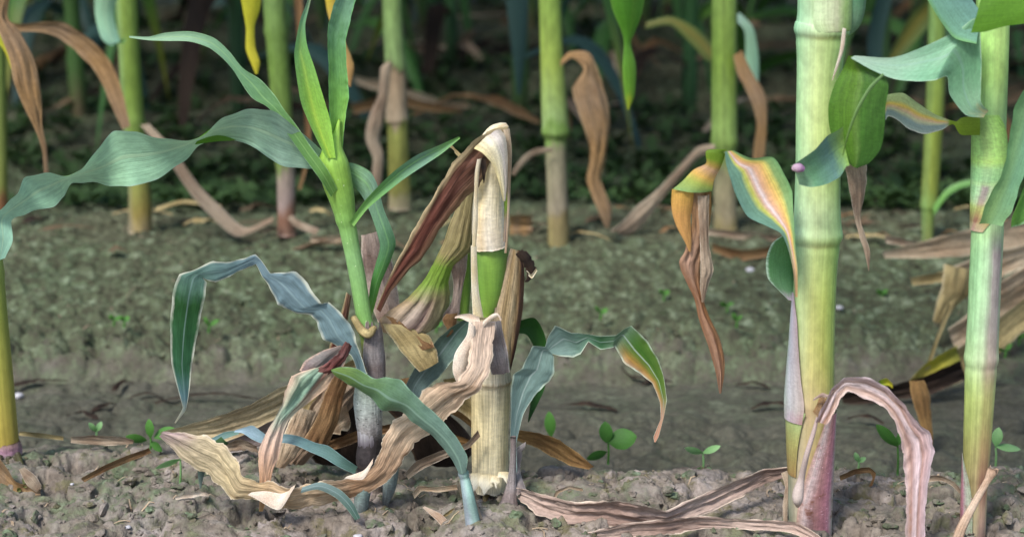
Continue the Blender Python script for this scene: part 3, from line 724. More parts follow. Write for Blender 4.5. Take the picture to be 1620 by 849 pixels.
blade('leaf', [(588, 612, 572, 612, .985), (571, 562, 556, 562), (560, 525, 513, 537), (543, 497, 501, 512), (522, 479, 491, 498), (508, 476, 456, 492), (470, 430, 438, 478), (448, 430, 424, 452), (428, 432, 414, 436), (414, 412, 405, 418),
               (404, 402, 399, 421), (386, 409, 376, 429), (358, 414, 356, 441), (337, 413, 340, 446), (304, 428, 322, 440), (283, 434, 327, 447), (273, 465, 323, 475), (269, 515, 313, 525), (271, 575, 304, 575), (284, 625, 299, 622), (289, 645, 294, 648), (276, 668, 278, 669)],
      m_sick, S, Y=.975, fold=.10, wave=.12, wf=7, tens=.18, crumple=.05, k=7, nw=12)
WL = blade('leaf', [(508, 578, 530, 576, .975), (482, 586, 534, 584, .972), (462, 596, 528, 598, .97), (452, 618, 506, 620), (445, 642, 480, 642), (432, 665, 456, 664), (418, 690, 447, 690), (409, 715, 443, 716), (410, 745, 432, 744),
               (411, 775, 425, 774), (410, 808, 416, 808)], m_wither, S, Y=.972, fold=.12, pleat=.12, tens=.2, ragged=.05, k=8, nw=16)
blade('leaf', [(538, 546, 552, 552, .985), (512, 554, 546, 572, .98), (484, 570, 536, 588, .976), (474, 586, 512, 596, .974)], m_greywither, S, Y=.975, fold=.3, pleat=.1, nw=12, tens=.25)
blade('midrib', [(546, 540, 556, 548, .978), (534, 558, 548, 568, .972), (516, 574, 528, 588), (500, 584, 508, 596), (490, 594, 494, 598)], m_redrib, WL, Y=.968, fold=.5, pleat=.15, ragged=.1, nw=10)
blade('leaf', [(562, 750, 566, 738, .985), (536, 738, 543, 722, .98), (513, 724, 520, 705), (490, 714, 500, 700), (468, 704, 475, 690), (447, 700, 452, 686), (420, 702, 424, 688), (400, 695, 401, 673), (384, 685, 388, 675), (370, 683, 372, 680)], m_thin, S, Y=.98, fold=.3, k=8)
blade('leaf', [(378, 686, 378, 680, .985), (348, 697, 355, 683), (322, 713, 332, 694), (300, 716, 306, 703), (283, 714, 284, 712)], m_thin, S, Y=.985, fold=.2)
blade('leaf', [(350, 690, 362, 700, .98), (326, 708, 350, 712), (314, 730, 336, 728), (313, 750, 324, 748), (316, 772, 318, 772)], m_thin_dark, S, Y=.975, fold=.3)
blade('leaf', [(476, 779, 478, 770, .955), (503, 774, 508, 762), (530, 786, 538, 774), (548, 804, 558, 794), (562, 822, 570, 818)], m_ribbon, S, Y=.955, fold=.3)
tube('shoot', [(606, 806, 4, .985), (612, 788, 15), (617, 764, 23), (622, 735, 20), (628, 700, 8)], m_blue_base, S, Y=.99, sides=14)
tube('shoot', [(566, 826, 10, .975), (570, 806, 22), (574, 780, 26), (580, 750, 20)], m_blue_base, S, Y=.98, sides=14)
tube('root', [(590, 800, 5, .985), (600, 815, 4), (590, 835, 3)], m_darkroot, S, Y=.98, sides=8)

# ================================================================== sucker leaf that arches over the tan leaf
T = thing('maize_sucker', 'single blue green leaf arching left on a ribbed sheath before the broken stalk', 'maize sucker', P(750, 860, .945))
tube('sheath', [(756, 885, 26, .94), (752, 860, 26, .945), (747, 820, 24, .95), (741, 785, 20), (736, 760, 17, .955), (732, 744, 15, .955)], m_petiole, T, nodes=[(748, .15, 5)], ribs=.03)
tube('sheath', [(772, 885, 14, .95), (764, 840, 14, .955), (752, 800, 9), (746, 770, 3)], m_mauve, T, sides=10)
blade('leaf', [(737, 747, 727, 750, .952), (739, 722, 712, 722), (720, 688, 696, 702), (702, 667, 675, 682), (682, 648, 652, 666), (657, 624, 632, 650), (634, 602, 606, 648), (612, 596, 585, 628), (590, 597, 563, 614), (562, 582, 546, 604), (538, 580, 530, 594), (524, 584, 524, 587)],
      m_teal, T, Y=.95, fold=.22, vee=.12, wave=.10, k=8, nw=12)

# ================================================================== broken dead stalk
D = thing('broken_maize_stalk', 'dead broken maize stalk, cream and frayed, with bright green middle joint', 'broken maize stalk', P(776, 775, 1.02))
tube('stalk', [(774, 770, 54, 1.02), (775, 755, 58), (775, 720, 59), (775, 680, 60), (776, 640, 62), (776, 606, 64), (776, 598, 66), (776, 570, 60), (773, 540, 46), (770, 515, 34), (768, 500, 30)],
     m_strawstalk, D, nodes=[(602, .05, 5)], ribs=.008, jag=.25, seed=4, sides=40)
splinter_host = D.children[0]
for (x0, x1, y0, y1, xt) in [(745, 763, 748, 776, 749), (758, 780, 750, 781, 765), (777, 789, 752, 772, 785), (788, 804, 746, 764, 802)]:
    blade('splinter', [(x0, y0, x1, y0, 1.002), (x0 - 1, (y0 + y1) / 2, x1 + 1, (y0 + y1) / 2 + 2, .998), ((x0 + xt) / 2, y1 - 9, (x1 + xt) / 2, y1 - 7, .996), (xt - .5, y1, xt + .5, y1 + 1, .994)], m_splinter, splinter_host, fold=.12, nw=6, k=5, ragged=.14, crumple=.06)
tube('joint', [(771, 502, 22, 1.022), (773, 480, 36), (775, 450, 48), (776, 415, 55), (776, 395, 56), (776, 384, 50)], m_inter, D, Y=1.022)
HK = tube('husk', [(775, 391, 53, 1.018), (773, 372, 51), (772, 340, 49), (774, 300, 47), (778, 262, 48), (781, 238, 50), (783, 224, 46), (788, 212, 36), (796, 203, 22), (803, 198, 8)], m_husk, D, ribs=.012, jag=.06, seed=9, sides=36, nodes=[(350, .03, 30), (262, .05, 16)], rough=.02)
# split in the husk: a dark torn slit with raised lips
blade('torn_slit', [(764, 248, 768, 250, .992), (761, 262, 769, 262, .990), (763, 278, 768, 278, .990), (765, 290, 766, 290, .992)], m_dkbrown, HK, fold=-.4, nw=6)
blade('husk_strip', [(755, 252, 762, 250, .992), (751, 275, 758, 275, .992), (750, 310, 756, 310), (748, 350, 756, 350), (747, 390, 753, 390)], m_cream, HK, Y=.996, fold=.4, nw=6)
blade('husk_strip', [(792, 240, 800, 250, 1.0), (796, 280, 802, 280), (798, 330, 804, 330), (796, 382, 802, 384)], m_eary, HK, Y=1.0, fold=.4, nw=6)
blade('husk_strip', [(796, 205, 806, 203, 1.0), (801, 235, 810, 240), (803, 290, 808, 290), (802, 340, 806, 340), (798, 400, 802, 400)], m_tan, HK, Y=1.004, fold=.4, nw=6)
blade('husk_strip', [(750, 236, 792, 204, .996), (764, 244, 800, 216, .992), (780, 262, 803, 246, .992), (790, 292, 803, 288), (796, 318, 800, 318)], m_husktop, HK, Y=.992, fold=.25, nw=12, pleat=.07)
blade('leaf', [(804, 198, 796, 240, 1.005), (770, 208, 772, 262), (742, 228, 757, 296, 1.0), (715, 260, 738, 312), (691, 300, 716, 338), (665, 345, 694, 366), (645, 380, 668, 410), (625, 418, 650, 424), (610, 450, 618, 462), (595, 488, 602, 494)],
      m_redbrown, D, Y=.99, fold=.05, pleat=.07, tens=.2, k=8, nw=14, ragged=.06)
blade('husk', [(733, 298, 755, 296, 1.03), (717, 340, 753, 345), (703, 378, 748, 392), (688, 412, 718, 420), (668, 446, 709, 446), (643, 473, 712, 462), (618, 490, 706, 494), (600, 506, 690, 518), (604, 524, 664, 530)],
      m_eary, D, Y=1.03, fold=.55, pleat=.07, npl=9, k=8, nw=18, ragged=.04)
blade('husk', [(604, 512, 650, 516, 1.02), (622, 538, 678, 530), (640, 562, 690, 552), (664, 588, 694, 572)], m_straw, D, Y=1.015, fold=.25, pleat=.08, ragged=.05)
blade('sheath', [(702, 392, 741, 394, 1.036), (711, 420, 738, 424), (717, 450, 733, 450), (714, 478, 728, 482), (700, 498, 728, 498), (702, 514, 720, 508)], m_lilacdry, D, Y=1.036, fold=.3, pleat=.1)
blade('sheath', [(706, 496, 724, 494, 1.03), (700, 506, 722, 512), (708, 522, 716, 526), (706, 532, 708, 533)], m_brown, D, Y=1.03, fold=.3)
tube('stalk', [(730, 505, 22, 1.045), (734, 470, 20), (737, 430, 19), (739, 395, 18)], m_inter, D, Y=1.045, sides=14)
blade('sheath', [(745, 388, 754, 388, 1.0), (745, 420, 755, 420), (746, 460, 758, 462), (748, 500, 765, 502)], m_cream, D, Y=1.0, fold=.3)
SH = blade('sheath', [(808, 393, 823, 396, 1.02), (799, 420, 829, 418), (789, 455, 829, 450), (782, 490, 827, 490), (782, 520, 822, 522), (790, 548, 816, 552), (799, 582, 808, 586)], m_rightflap, D, Y=1.015, fold=.45, pleat=.08, npl=7, nw=16, k=8)
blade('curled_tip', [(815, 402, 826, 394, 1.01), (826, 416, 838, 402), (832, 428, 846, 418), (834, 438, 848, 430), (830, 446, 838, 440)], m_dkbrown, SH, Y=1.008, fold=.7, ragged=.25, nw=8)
blade('curled_tip', [(832, 428, 836, 436, .998), (840, 434, 842, 440), (848, 424, 850, 428)], m_cream, SH, fold=.7, nw=6)
blade('collar', [(762, 514, 758, 501, .995), (742, 509, 743, 496), (728, 503, 729, 497), (719, 503, 720, 500)], m_white, D, Y=.99, fold=.7, nw=8)
blade('collar', [(764, 518, 766, 506, .99), (774, 508, 778, 497), (787, 500, 787, 495), (792, 508, 793, 503)], m_white, D, Y=.985, fold=.7, nw=8)
blade('sheath', [(768, 508, 792, 506, 1.0), (768, 535, 797, 532), (770, 565, 803, 560), (778, 592, 806, 588)], m_grey, D, Y=.995, fold=.4, pleat=.12)
blade('leaf_fold', [(742, 508, 752, 516, .985), (738, 530, 752, 542), (720, 558, 744, 566), (716, 585, 738, 590), (722, 604, 734, 610)], m_white, D, Y=.98, fold=.45, k=8)
LTN = blade('leaf', [(748, 508, 784, 510, .992), (744, 540, 780, 545, .985), (740, 575, 776, 582, .978), (722, 602, 762, 612, .97), (690, 605, 736, 634), (662, 627, 706, 661), (638, 653, 682, 682), (617, 673, 655, 702), (604, 700, 640, 725), (594, 730, 622, 752),
               (575, 750, 595, 773), (545, 757, 560, 787), (510, 763, 528, 792, .965, 40), (480, 767, 492, 800), (456, 772, 460, 806, .96, 30), (430, 762, 438, 800), (408, 762, 402, 788), (384, 752, 370, 790), (374, 728, 350, 768), (352, 702, 326, 748), (322, 690, 302, 736), (290, 684, 274, 710), (258, 682, 252, 690)],
      m_longtan, D, Y=.968, fold=.1, vee=.0, wave=.03, wf=3, crumple=.05, pleat=.07, npl=3, k=9, nw=16, ragged=.12, tens=.2)
blade('leaf_fold', [(392, 782, 398, 778, .955), (408, 790, 420, 776), (432, 804, 446, 780), (446, 803, 458, 772), (466, 770, 470, 764)], m_white, LTN, Y=.952, fold=.3)  # these white flaps stand for light catching the leaf's twist
blade('leaf_fold', [(545, 756, 552, 752, .955), (562, 758, 574, 744), (576, 756, 584, 734), (590, 732, 592, 722)], m_white, LTN, Y=.95, fold=.3)
blade('leaf', [(646, 648, 668, 644, 1.03), (642, 612, 668, 624), (657, 580, 690, 600), (678, 556, 710, 578), (693, 536, 730, 552), (710, 520, 742, 530), (734, 506, 748, 512)], m_ribbon, D, Y=1.03, fold=.2, vee=.1, wave=.1)
tube('sheath', [(800, 845, 62, .97), (803, 815, 44, .98), (806, 790, 26, .985), (810, 760, 14, .99), (812, 720, 10), (812, 690, 9)], m_grey, D, ribs=.06, sides=24)
blade('leaf', [(806, 790, 818, 790, .992), (806, 740, 818, 740, .998), (807, 700, 817, 700, 1.005), (808, 655, 828, 655), (808, 622, 850, 620), (811, 592, 870, 604), (826, 582, 876, 592), (842, 547, 877, 566), (862, 548, 874, 560), (866, 536, 884, 562), (878, 514, 906, 564), (905, 526, 918, 560), (928, 528, 931, 540),
               (950, 531, 950, 553), (975, 530, 968, 550), (999, 515, 972, 548), (1021, 537, 985, 572), (1041, 567, 1010, 590), (1051, 600, 1032, 606), (1055, 632, 1044, 636), (1050, 660, 1045, 662), (1042, 690, 1034, 690), (1037, 699, 1035, 699)],
      m_star, D, Y=1.0, fold=.15, wave=.08, wf=7, tens=.12, crumple=.05, k=7, nw=12)
blade('leaf', [(822, 507, 820, 527, 1.04), (846, 503, 834, 530), (862, 530, 846, 552), (867, 572, 850, 576), (862, 612, 850, 612), (851, 638, 841, 628), (836, 668, 835, 666)], m_dark_leaf, D, Y=1.04, fold=.25)
blade('sheath', [(832, 698, 826, 712, 1.01), (814, 712, 826, 720), (808, 745, 823, 745, 1.0), (818, 784, 834, 778, .985)], m_grey, D, Y=1.0, fold=.4)
tube('root', [(770, 772, 14, 1.015), (768, 790, 9), (772, 804, 5)], m_straw, D, Y=1.01, sides=10)
tube('root', [(785, 772, 10, 1.015), (790, 795, 7), (786, 815, 5)], m_darkroot, D, Y=1.01, sides=8)

# ================================================================== the thick stalk on the right
m_topsheath = pmat('pinkish_green_sheath', [(0, c(150, 176, 90)), (.1, c(176, 196, 140)), (1, c(150, 196, 120))], u=[(0, c(190, 214, 170)), (.35, c(196, 190, 160)), (.5, c(150, 190, 90)), (1, c(150, 176, 130))], ufac=.6, vein=.3, nv=40, transl=.05)
m_lowsheath = pmat('yellow_green_low_sheath', [(0, c(150, 120, 70)), (.5, c(160, 156, 90)), (1, c(160, 184, 120))], vein=.3, nv=30, transl=.05)
m_rbase = pmat('pale_green_opening_leaf', [(0, c(150, 190, 110)), (.3, c(120, 170, 120)), (1, c(110, 156, 120))], u=[(0, c(120, 176, 90)), (.4, c(140, 180, 110)), (.7, c(104, 150, 120)), (1, c(90, 140, 110))], ufac=.5, vein=.3)
m_paleline = pmat('pale_green_rib', [(0, c(104, 138, 80)), (1, c(90, 124, 44))], vein=.3, transl=.1)
m_yelgreen = pmat('mottled_yellow_green_leaf', [(0, c(90, 116, 60)), (.5, c(120, 134, 50)), (1, c(90, 110, 50))], u=[(0, c(110, 134, 80)), (.5, c(160, 130, 50)), (1, c(90, 120, 70))], ufac=.5, vein=.4)
m_fold1 = pmat('yellow_green_folded_leaf', [(0, c(96, 130, 20)), (.3, c(110, 140, 20)), (.42, c(170, 140, 60)), (.5, c(206, 160, 120)), (.68, c(226, 180, 80)), (.82, c(170, 184, 80)), (1, c(140, 176, 100))], vein=.3, vjit=.03)
m_flap = pmat('orange_leaf_flap', [(0, c(206, 160, 60)), (.4, c(206, 150, 74)), (1, c(190, 140, 76))], vein=.35, nv=16, transl=.2)
m_brownstrand = pmat('brown_leaf_strand', [(0, c(150, 110, 50)), (.2, c(160, 120, 80)), (.35, c(176, 140, 120)), (.5, c(150, 96, 60)), (.7, c(146, 104, 78)), (1, c(150, 110, 90))], u=[(0, c(130, 90, 50)), (.4, c(190, 150, 120)), (.6, c(110, 70, 30)), (1, c(150, 110, 50))], ufac=.5, vein=.6, bump=.7, nv=18)
B = thing('maize_plant', 'thickest pale green maize stalk, purple at its base, with a yellow striped drooping leaf', 'maize plant', P(1279, 860, .955))
tube('stalk', [(1278, 880, 62, .955), (1279, 850, 64), (1279, 800, 66), (1282, 700, 70), (1283, 632, 74), (1286, 560, 68), (1288, 480, 67), (1290, 420, 69), (1292, 375, 76), (1293, 355, 74), (1293, 320, 71), (1294, 260, 69),
               (1294, 180, 67), (1297, 100, 70), (1300, 50, 80), (1302, 35, 80), (1304, 0, 80), (1306, -200, 76), (1310, -500, 70)],
     m_bigstalk, B, Y=.955, nodes=[(370, .07, 10), (632, .06, 10), (48, .06, 8)], ribs=.008, sides=40, k=9)
tube('sheath', [(1279, 865, 74, .955), (1280, 820, 74), (1281, 780, 75), (1283, 720, 76), (1284, 680, 77), (1285, 648, 78)], m_purple, B, Y=.955, a0=[40, 46, 54, 80, 100, 116], a1=[215, 210, 205, 200, 195, 190], sides=30)
tube('sheath', [(1282, 660, 84, .955), (1283, 630, 86), (1284, 590, 82), (1286, 540, 77), (1288, 500, 75), (1290, 462, 73)], m_lilac, B, Y=.955, a0=[-60, -60, -60, -50, -40, -40], a1=[62, 66, 56, 44, 34, 14], sides=20)
tube('sheath', [(1284, 745, 78, .955), (1283, 700, 80), (1283, 660, 82), (1282, 640, 84)], m_lowsheath, B, Y=.955, a0=[-50, -50, -50, -50], a1=[40, 48, 60, 70], sides=16)
tube('sheath', [(1301, 52, 80, .955), (1301, 46, 86), (1302, 34, 87), (1303, 15, 87), (1305, -60, 84), (1306, -200, 80)], m_topsheath, B, Y=.955, a0=[95, 70, 60, 60, 60, 60], a1=[150, 190, 200, 200, 200, 200], sides=26)
tube('sheath', [(1330, 50, 30, .96), (1338, 30, 50), (1340, 0, 58), (1342, -60, 56), (1335, -150, 40)], m_collar, B, Y=.965, sides=20)
blade('sheath', [(1333, 44, 1339, 46, .93), (1328, 82, 1335, 78), (1321, 108, 1327, 104), (1316, 128, 1318, 126)], m_white, B, Y=.935, fold=.3, nw=4)
tube('tongue', [(1262, 800, 6, .925), (1262, 790, 17, .92), (1263, 778, 18), (1268, 755, 11), (1276, 720, 9, .915), (1288, 680, 7), (1294, 655, 3)], m_pale_bump, B, sides=14)
blade('collar', [(1286, 634, 1290, 628, .905), (1298, 628, 1301, 621), (1308, 628, 1312, 624), (1318, 619, 1321, 614)], m_lilacdry, B, Y=.905, fold=.6, nw=6)
blade('collar', [(1285, 652, 1297, 624, .91), (1296, 660, 1306, 628), (1306, 640, 1314, 622)], m_orange, B, Y=.91, fold=.3, nw=6, ragged=.1)
blade('leaf', [(1290, 668, 1308, 672, .905), (1302, 640, 1322, 648), (1316, 614, 1330, 630), (1336, 598, 1342, 618), (1370, 596, 1368, 630), (1402, 612, 1396, 642), (1430, 638, 1414, 664), (1448, 664, 1424, 690), (1470, 684, 1429, 716), (1478, 712, 1430, 740), (1469, 760, 1433, 775),
               (1464, 810, 1434, 810), (1463, 850, 1432, 850), (1464, 905, 1430, 905)], m_pinkdroop, B, Y=.895, fold=.35, pleat=.07, npl=4, k=8, nw=16, wave=.04, crumple=.07, ragged=.06)
blade('leaf', [(1258, 470, 1262, 470, .93), (1255, 430, 1262, 430, .925), (1248, 398, 1259, 396), (1236, 370, 1257, 364), (1212, 357, 1255, 330), (1183, 342, 1253, 302), (1165, 310, 1241, 276), (1156, 284, 1223, 249), (1149, 260, 1188, 250), (1147, 240, 1160, 238)],
      m_stripe, B, Y=.925, fold=.12, vee=.16, k=8, nw=14)
blade('leaf', [(1150, 236, 1144, 240, .925), (1118, 238, 1147, 246), (1117, 258, 1140, 266), (1098, 268, 1130, 284), (1080, 286, 1127, 300), (1064, 299, 1127, 302)], m_fold1, B, Y=.925, fold=.25, k=8, nw=12)
blade('leaf', [(1063, 299, 1098, 301, .925), (1062, 318, 1097, 318), (1064, 340, 1093, 342), (1072, 362, 1093, 366), (1083, 382, 1094, 384), (1090, 398, 1093, 398)], m_flap, B, Y=.922, fold=.35, pleat=.05, k=8, nw=12)
blade('leaf', [(1090, 302, 1127, 301, .93), (1092, 330, 1125, 330), (1093, 360, 1122, 362), (1084, 395, 1112, 398), (1074, 415, 1108, 425), (1086, 448, 1108, 448), (1098, 472, 1112, 470), (1105, 502, 1121, 498), (1114, 530, 1138, 532), (1124, 562, 1145, 560), (1133, 592, 1146, 590), (1138, 622, 1141, 622)],
      m_brownstrand, B, Y=.932, fold=.3, pleat=.16, k=8, nw=14)
blade('leaf', [(1104, 310, 1122, 308, .928), (1106, 350, 1121, 350), (1108, 390, 1122, 390), (1108, 425, 1128, 425), (1108, 450, 1120, 452), (1110, 478, 1114, 478)], m_mauve, B, Y=.926, fold=.4, pleat=.15, k=8)
blade('leaf', [(1246, 368, 1256, 372, .955), (1222, 384, 1258, 386), (1212, 410, 1259, 412), (1215, 440, 1257, 442), (1233, 460, 1255, 464), (1247, 474, 1255, 476)], m_smallcurl, B, Y=.95, fold=.3, k=8)
blade('leaf', [(1250, 262, 1264, 292, .918), (1262, 256, 1282, 296, .915), (1290, 236, 1306, 292), (1308, 216, 1328, 280), (1322, 208, 1338, 264), (1334, 200, 1344, 262)], m_collar, B, Y=.915, fold=.25, k=8)
tube('ligule', [(1253, 268, 5, .912), (1258, 266, 13), (1265, 266, 15), (1272, 268, 8)], m_ligule, B, sides=12)
blade('leaf', [(1334, 258, 1371, 256, .94), (1341, 285, 1370, 285), (1347, 316, 1366, 318), (1352, 345, 1362, 346), (1360, 375, 1369, 372), (1368, 400, 1376, 398), (1374, 428, 1375, 428)], m_mauve, B, Y=.94, fold=.4, pleat=.2, nw=12)

# ================================================================== the slim stalk at the right edge
Rr = thing('maize_plant', 'slimmer pale green maize stalk at the right edge with a wide arching leaf', 'maize plant', P(1542, 850, .955))
tube('stalk', [(1539, 885, 36, .955), (1541, 840, 37), (1542, 800, 38), (1543, 760, 40), (1546, 700, 44), (1550, 620, 48), (1552, 575, 51), (1553, 555, 52), (1556, 500, 50), (1558, 450, 50), (1562, 370, 50), (1564, 250, 51), (1567, 150, 51), (1570, 50, 51),
               (1573, -50, 51), (1580, -400, 48)], m_rstalk, Rr, Y=.955, nodes=[(566, .06, 9), (748, .05, 8)], ribs=.008, sides=36, k=9)
tube('sheath', [(1562, 362, 54, .955), (1563, 320, 55), (1565, 260, 56), (1566, 210, 56), (1567, 178, 58)], m_rstalk, Rr, Y=.955, a0=[-40, -40, -40, -40, -40], a1=[60, 120, 160, 140, 100], sides=24)
tube('sheath', [(1540, 840, 44, .955), (1542, 790, 46), (1544, 750, 46), (1544, 715, 44)], m_purple, Rr, Y=.955, a0=[-30, -30, -30, -20], a1=[70, 66, 44, 5], sides=14)
blade('leaf', [(1548, 354, 1586, 358, .93), (1560, 322, 1600, 335), (1582, 280, 1612, 300), (1594, 240, 1626, 262), (1598, 205, 1640, 225), (1610, 160, 1660, 180), (1650, 90, 1700, 120)], m_rbase, Rr, Y=.925, fold=.3, wave=.1)
blade('leaf', [(1600, 360, 1610, 330, .95), (1625, 350, 1640, 250), (1660, 300, 1680, 200)], m_up_leaf, Rr, Y=.955, fold=.3)
blade('leaf', [(1556, 186, 1564, 176, .93), (1528, 182, 1552, 162, .925), (1503, 150, 1552, 135), (1499, 122, 1553, 92), (1480, 127, 1546, 30, .92), (1450, 129, 1512, 50), (1415, 125, 1456, 76), (1380, 111, 1410, 91), (1346, 92, 1352, 88)],
      m_bigblade, Rr, Y=.92, fold=.16, k=9, nw=14)
HB = blade('leaf', [(1352, 88, 1342, 88, .922), (1386, 112, 1334, 108, .925), (1405, 132, 1320, 134), (1401, 170, 1311, 166), (1399, 205, 1312, 200), (1393, 235, 1322, 232), (1376, 257, 1336, 252), (1356, 266, 1350, 264)], m_hang, Rr, Y=.928, fold=-.22, k=9, nw=14)
blade('midrib', [(1396, 116, 1399, 120, .914), (1374, 138, 1378, 142, .909), (1353, 175, 1357, 178, .906), (1339, 215, 1342, 217, .907), (1333, 246, 1334, 247, .911)], m_paleline, HB, fold=.4, nw=4)
blade('leaf', [(1536, 52, 1560, -40, .905), (1560, 50, 1585, -40), (1600, 40, 1615, -30), (1650, 38, 1660, -20), (1720, 60, 1720, 0)], m_lime, Rr, Y=.9, fold=.2)
blade('leaf', [(1545, 70, 1556, 30, .925), (1510, 60, 1545, 10), (1486, 30, 1525, -18), (1462, -10, 1505, -45), (1440, -60, 1480, -90)], m_bluetop, Rr, Y=.93, fold=.25, k=8)
blade('leaf', [(1550, 183, 1550, 214, .94), (1522, 186, 1520, 213), (1511, 192, 1508, 197), (1480, 181, 1488, 206), (1452, 163, 1462, 212), (1430, 148, 1438, 204), (1412, 148, 1420, 190), (1400, 152, 1406, 184), (1396, 162, 1401, 190)], m_stripe2, Rr, Y=.94, fold=.15, k=8)
tube('dry_stub', [(1508, 885, 20, .925), (1520, 838, 16), (1542, 795, 12), (1562, 760, 11), (1570, 745, 17)], m_pinktan, Rr, Y=.925, ribs=.1, jagtop=1.0, sides=14)

# ================================================================== stalk at the left edge
E = thing('maize_plant', 'olive maize stalk cut by the left edge, standing on a purple root ring', 'maize plant', P(12, 716, 1.075))
tube('stalk', [(12, 726, 38, 1.075), (12, 712, 38), (9, 680, 38), (2, 600, 38), (-7, 500, 37), (-16, 400, 37), (-36, 200, 36), (-60, -50, 34), (-90, -350, 34)], m_edgestalk, E, Y=1.075, ribs=.01, nodes=[(430, .08, 9)])
tube('root_ring', [(13, 722, 38, 1.075), (13, 716, 44), (13, 706, 42), (12, 698, 38)], m_ring, E, Y=1.075, ribs=.05, rough=.05)
for i, (x, y, x2, y2) in enumerate([(0, 722, -4, 782), (14, 724, 12, 778), (24, 722, 30, 775), (28, 718, 40, 768)]):
    tube('root', [(x, y, 10, 1.065), ((x + x2) / 2 + 2, (y + y2) / 2, 8, 1.05), (x2, y2, 7, 1.02)], m_darkroot, E, sides=10)
blade('leaf', [(-30, 715, -34, 792, 1.02), (-6, 722, -10, 792), (12, 742, 8, 790), (26, 762, 26, 784), (62, 770, 64, 782)], m_orange, E, Y=1.01, fold=.3, pleat=.06)
blade('leaf', [(30, 742, 38, 738, 1.02), (42, 766, 56, 752), (58, 778, 66, 768)], m_mauve, E, Y=1.0, fold=.4)

# ================================================================== fallen leaves and stalks of the near row
def onG(py, lift=.985):
    return YG(py) * lift
LT = 'dry leaf'
def litter(name, label, st, mat, Y, cat='dry leaf', group=None, **kw):
    """a fallen leaf: an object of its own"""
    kw.setdefault('fold', .3); kw.setdefault('pleat', .12); kw.setdefault('ragged', .04)
    o = blade(name, st, mat, None, Y=Y, **kw)
    tag(o, label, cat, group)
    return o
litter('dry_leaf', 'long straw coloured dead leaf lying towards the lower left from under the shoot', [(252, 684, 262, 698, 1.07), (330, 663, 345, 702), (395, 640, 412, 690), (447, 612, 470, 668), (500, 592, 520, 640), (560, 580, 570, 620)], m_palestraw, 1.06, fold=.35, pleat=.08, npl=9, k=9, nw=18)
litter('dry_leaf', 'broad brown striped dead leaf hanging behind the pink withered leaf', [(560, 585, 585, 600, 1.05), (520, 600, 560, 640), (490, 640, 535, 680), (465, 690, 505, 712), (440, 725, 480, 735)], m_mauve, 1.04, pleat=.14, npl=9, nw=16)
litter('dry_leaf', 'reddish brown dead leaf leaning down behind the young shoot', [(535, 575, 560, 580, 1.03), (515, 620, 545, 622), (500, 660, 535, 668), (475, 705, 512, 715)], m_brown, 1.03, npl=7)
litter('dry_leaf', 'small ragged pale tan scrap in the dark hollow beside the young shoot', [(506, 668, 520, 690, 1.04), (525, 655, 540, 684), (548, 640, 556, 672)], m_tan, 1.03, ragged=.35)
litter('dry_leaf', 'brown dead leaf slanting below the tan scrap in the hollow', [(500, 706, 508, 716, 1.05), (540, 690, 545, 706), (580, 676, 586, 690), (620, 670, 620, 684)], m_brown, 1.05)
litter('dry_leaf', 'dark leaf sheet imitating the shade deep in the hollow right of the young shoot', [(606, 600, 660, 606, 1.065), (610, 640, 700, 645), (640, 680, 745, 690), (650, 712, 745, 718), (660, 732, 730, 736)], m_dkbrown, 1.062)  # dark sheet standing in for the shade of the right hollow
litter('dry_leaf', 'dark leaf sheet imitating the shade that fills the hollow left of the young shoot', [(500, 640, 590, 630, 1.065), (490, 680, 600, 680), (488, 712, 600, 716), (500, 732, 590, 734)], m_dkbrown, 1.06)  # shade of the left hollow, built as a dark sheet
litter('dry_leaf', 'ochre brown dead leaf below the tan leaf between shoot and broken stalk', [(640, 672, 650, 700, 1.06), (690, 680, 695, 712), (730, 690, 730, 705), (752, 700, 750, 708)], m_ochre, 1.06)
litter('dry_leaf', 'curved grey tan leaf end lying just left of the broken stalk', [(640, 748, 646, 758, 1.0), (660, 728, 668, 742), (700, 712, 706, 724), (738, 700, 742, 708), (756, 680, 760, 690)], m_mauve, 1.01)
litter('dry_leaf', 'bent straw strip on the moss between blue sheath and young shoot', [(652, 780, 656, 788, .99), (662, 768, 668, 776), (690, 770, 694, 778), (722, 766, 724, 774)], m_tan, .985)
litter('dry_leaf', 'small pointed pinkish leaf piece on the soil below the moss patch', [(668, 802, 672, 800, .965), (688, 820, 698, 812), (706, 840, 716, 832), (722, 862, 726, 858)], m_pinktan, .955)
litter('dry_leaf', 'thin straw splinter lying behind the blue leaf sheath', [(696, 818, 698, 822, .975), (712, 806, 714, 811), (732, 796, 733, 799)], m_straw, .97, nw=4)
litter('dry_leaf', 'greenish straw coloured dead leaf behind the long tan leaf', [(700, 600, 712, 640, 1.05), (730, 600, 745, 660), (745, 640, 760, 690)], m_straw, 1.05)
litter('dry_leaf', 'ochre curled leaf lying right of the broken stalk foot', [(812, 680, 818, 696, 1.05), (850, 684, 846, 706), (885, 696, 876, 722), (915, 718, 902, 736), (940, 738, 932, 742)], m_ochre, 1.045)
litter('dry_leaf', 'long mauve dry leaf running from the broken stalk to the thick stalk', [(818, 770, 820, 790, .985), (862, 782, 850, 812, .965), (910, 794, 896, 828, .955), (962, 792, 956, 832, .95), (1008, 796, 1014, 840, .95), (1052, 806, 1062, 836, .955), (1102, 786, 1116, 812, .965), (1158, 762, 1172, 786, .98), (1208, 742, 1216, 764, 1.0), (1250, 738, 1252, 752)],
       m_lilacdry, .97, pleat=.16, npl=5, k=9, nw=16, wave=.1)
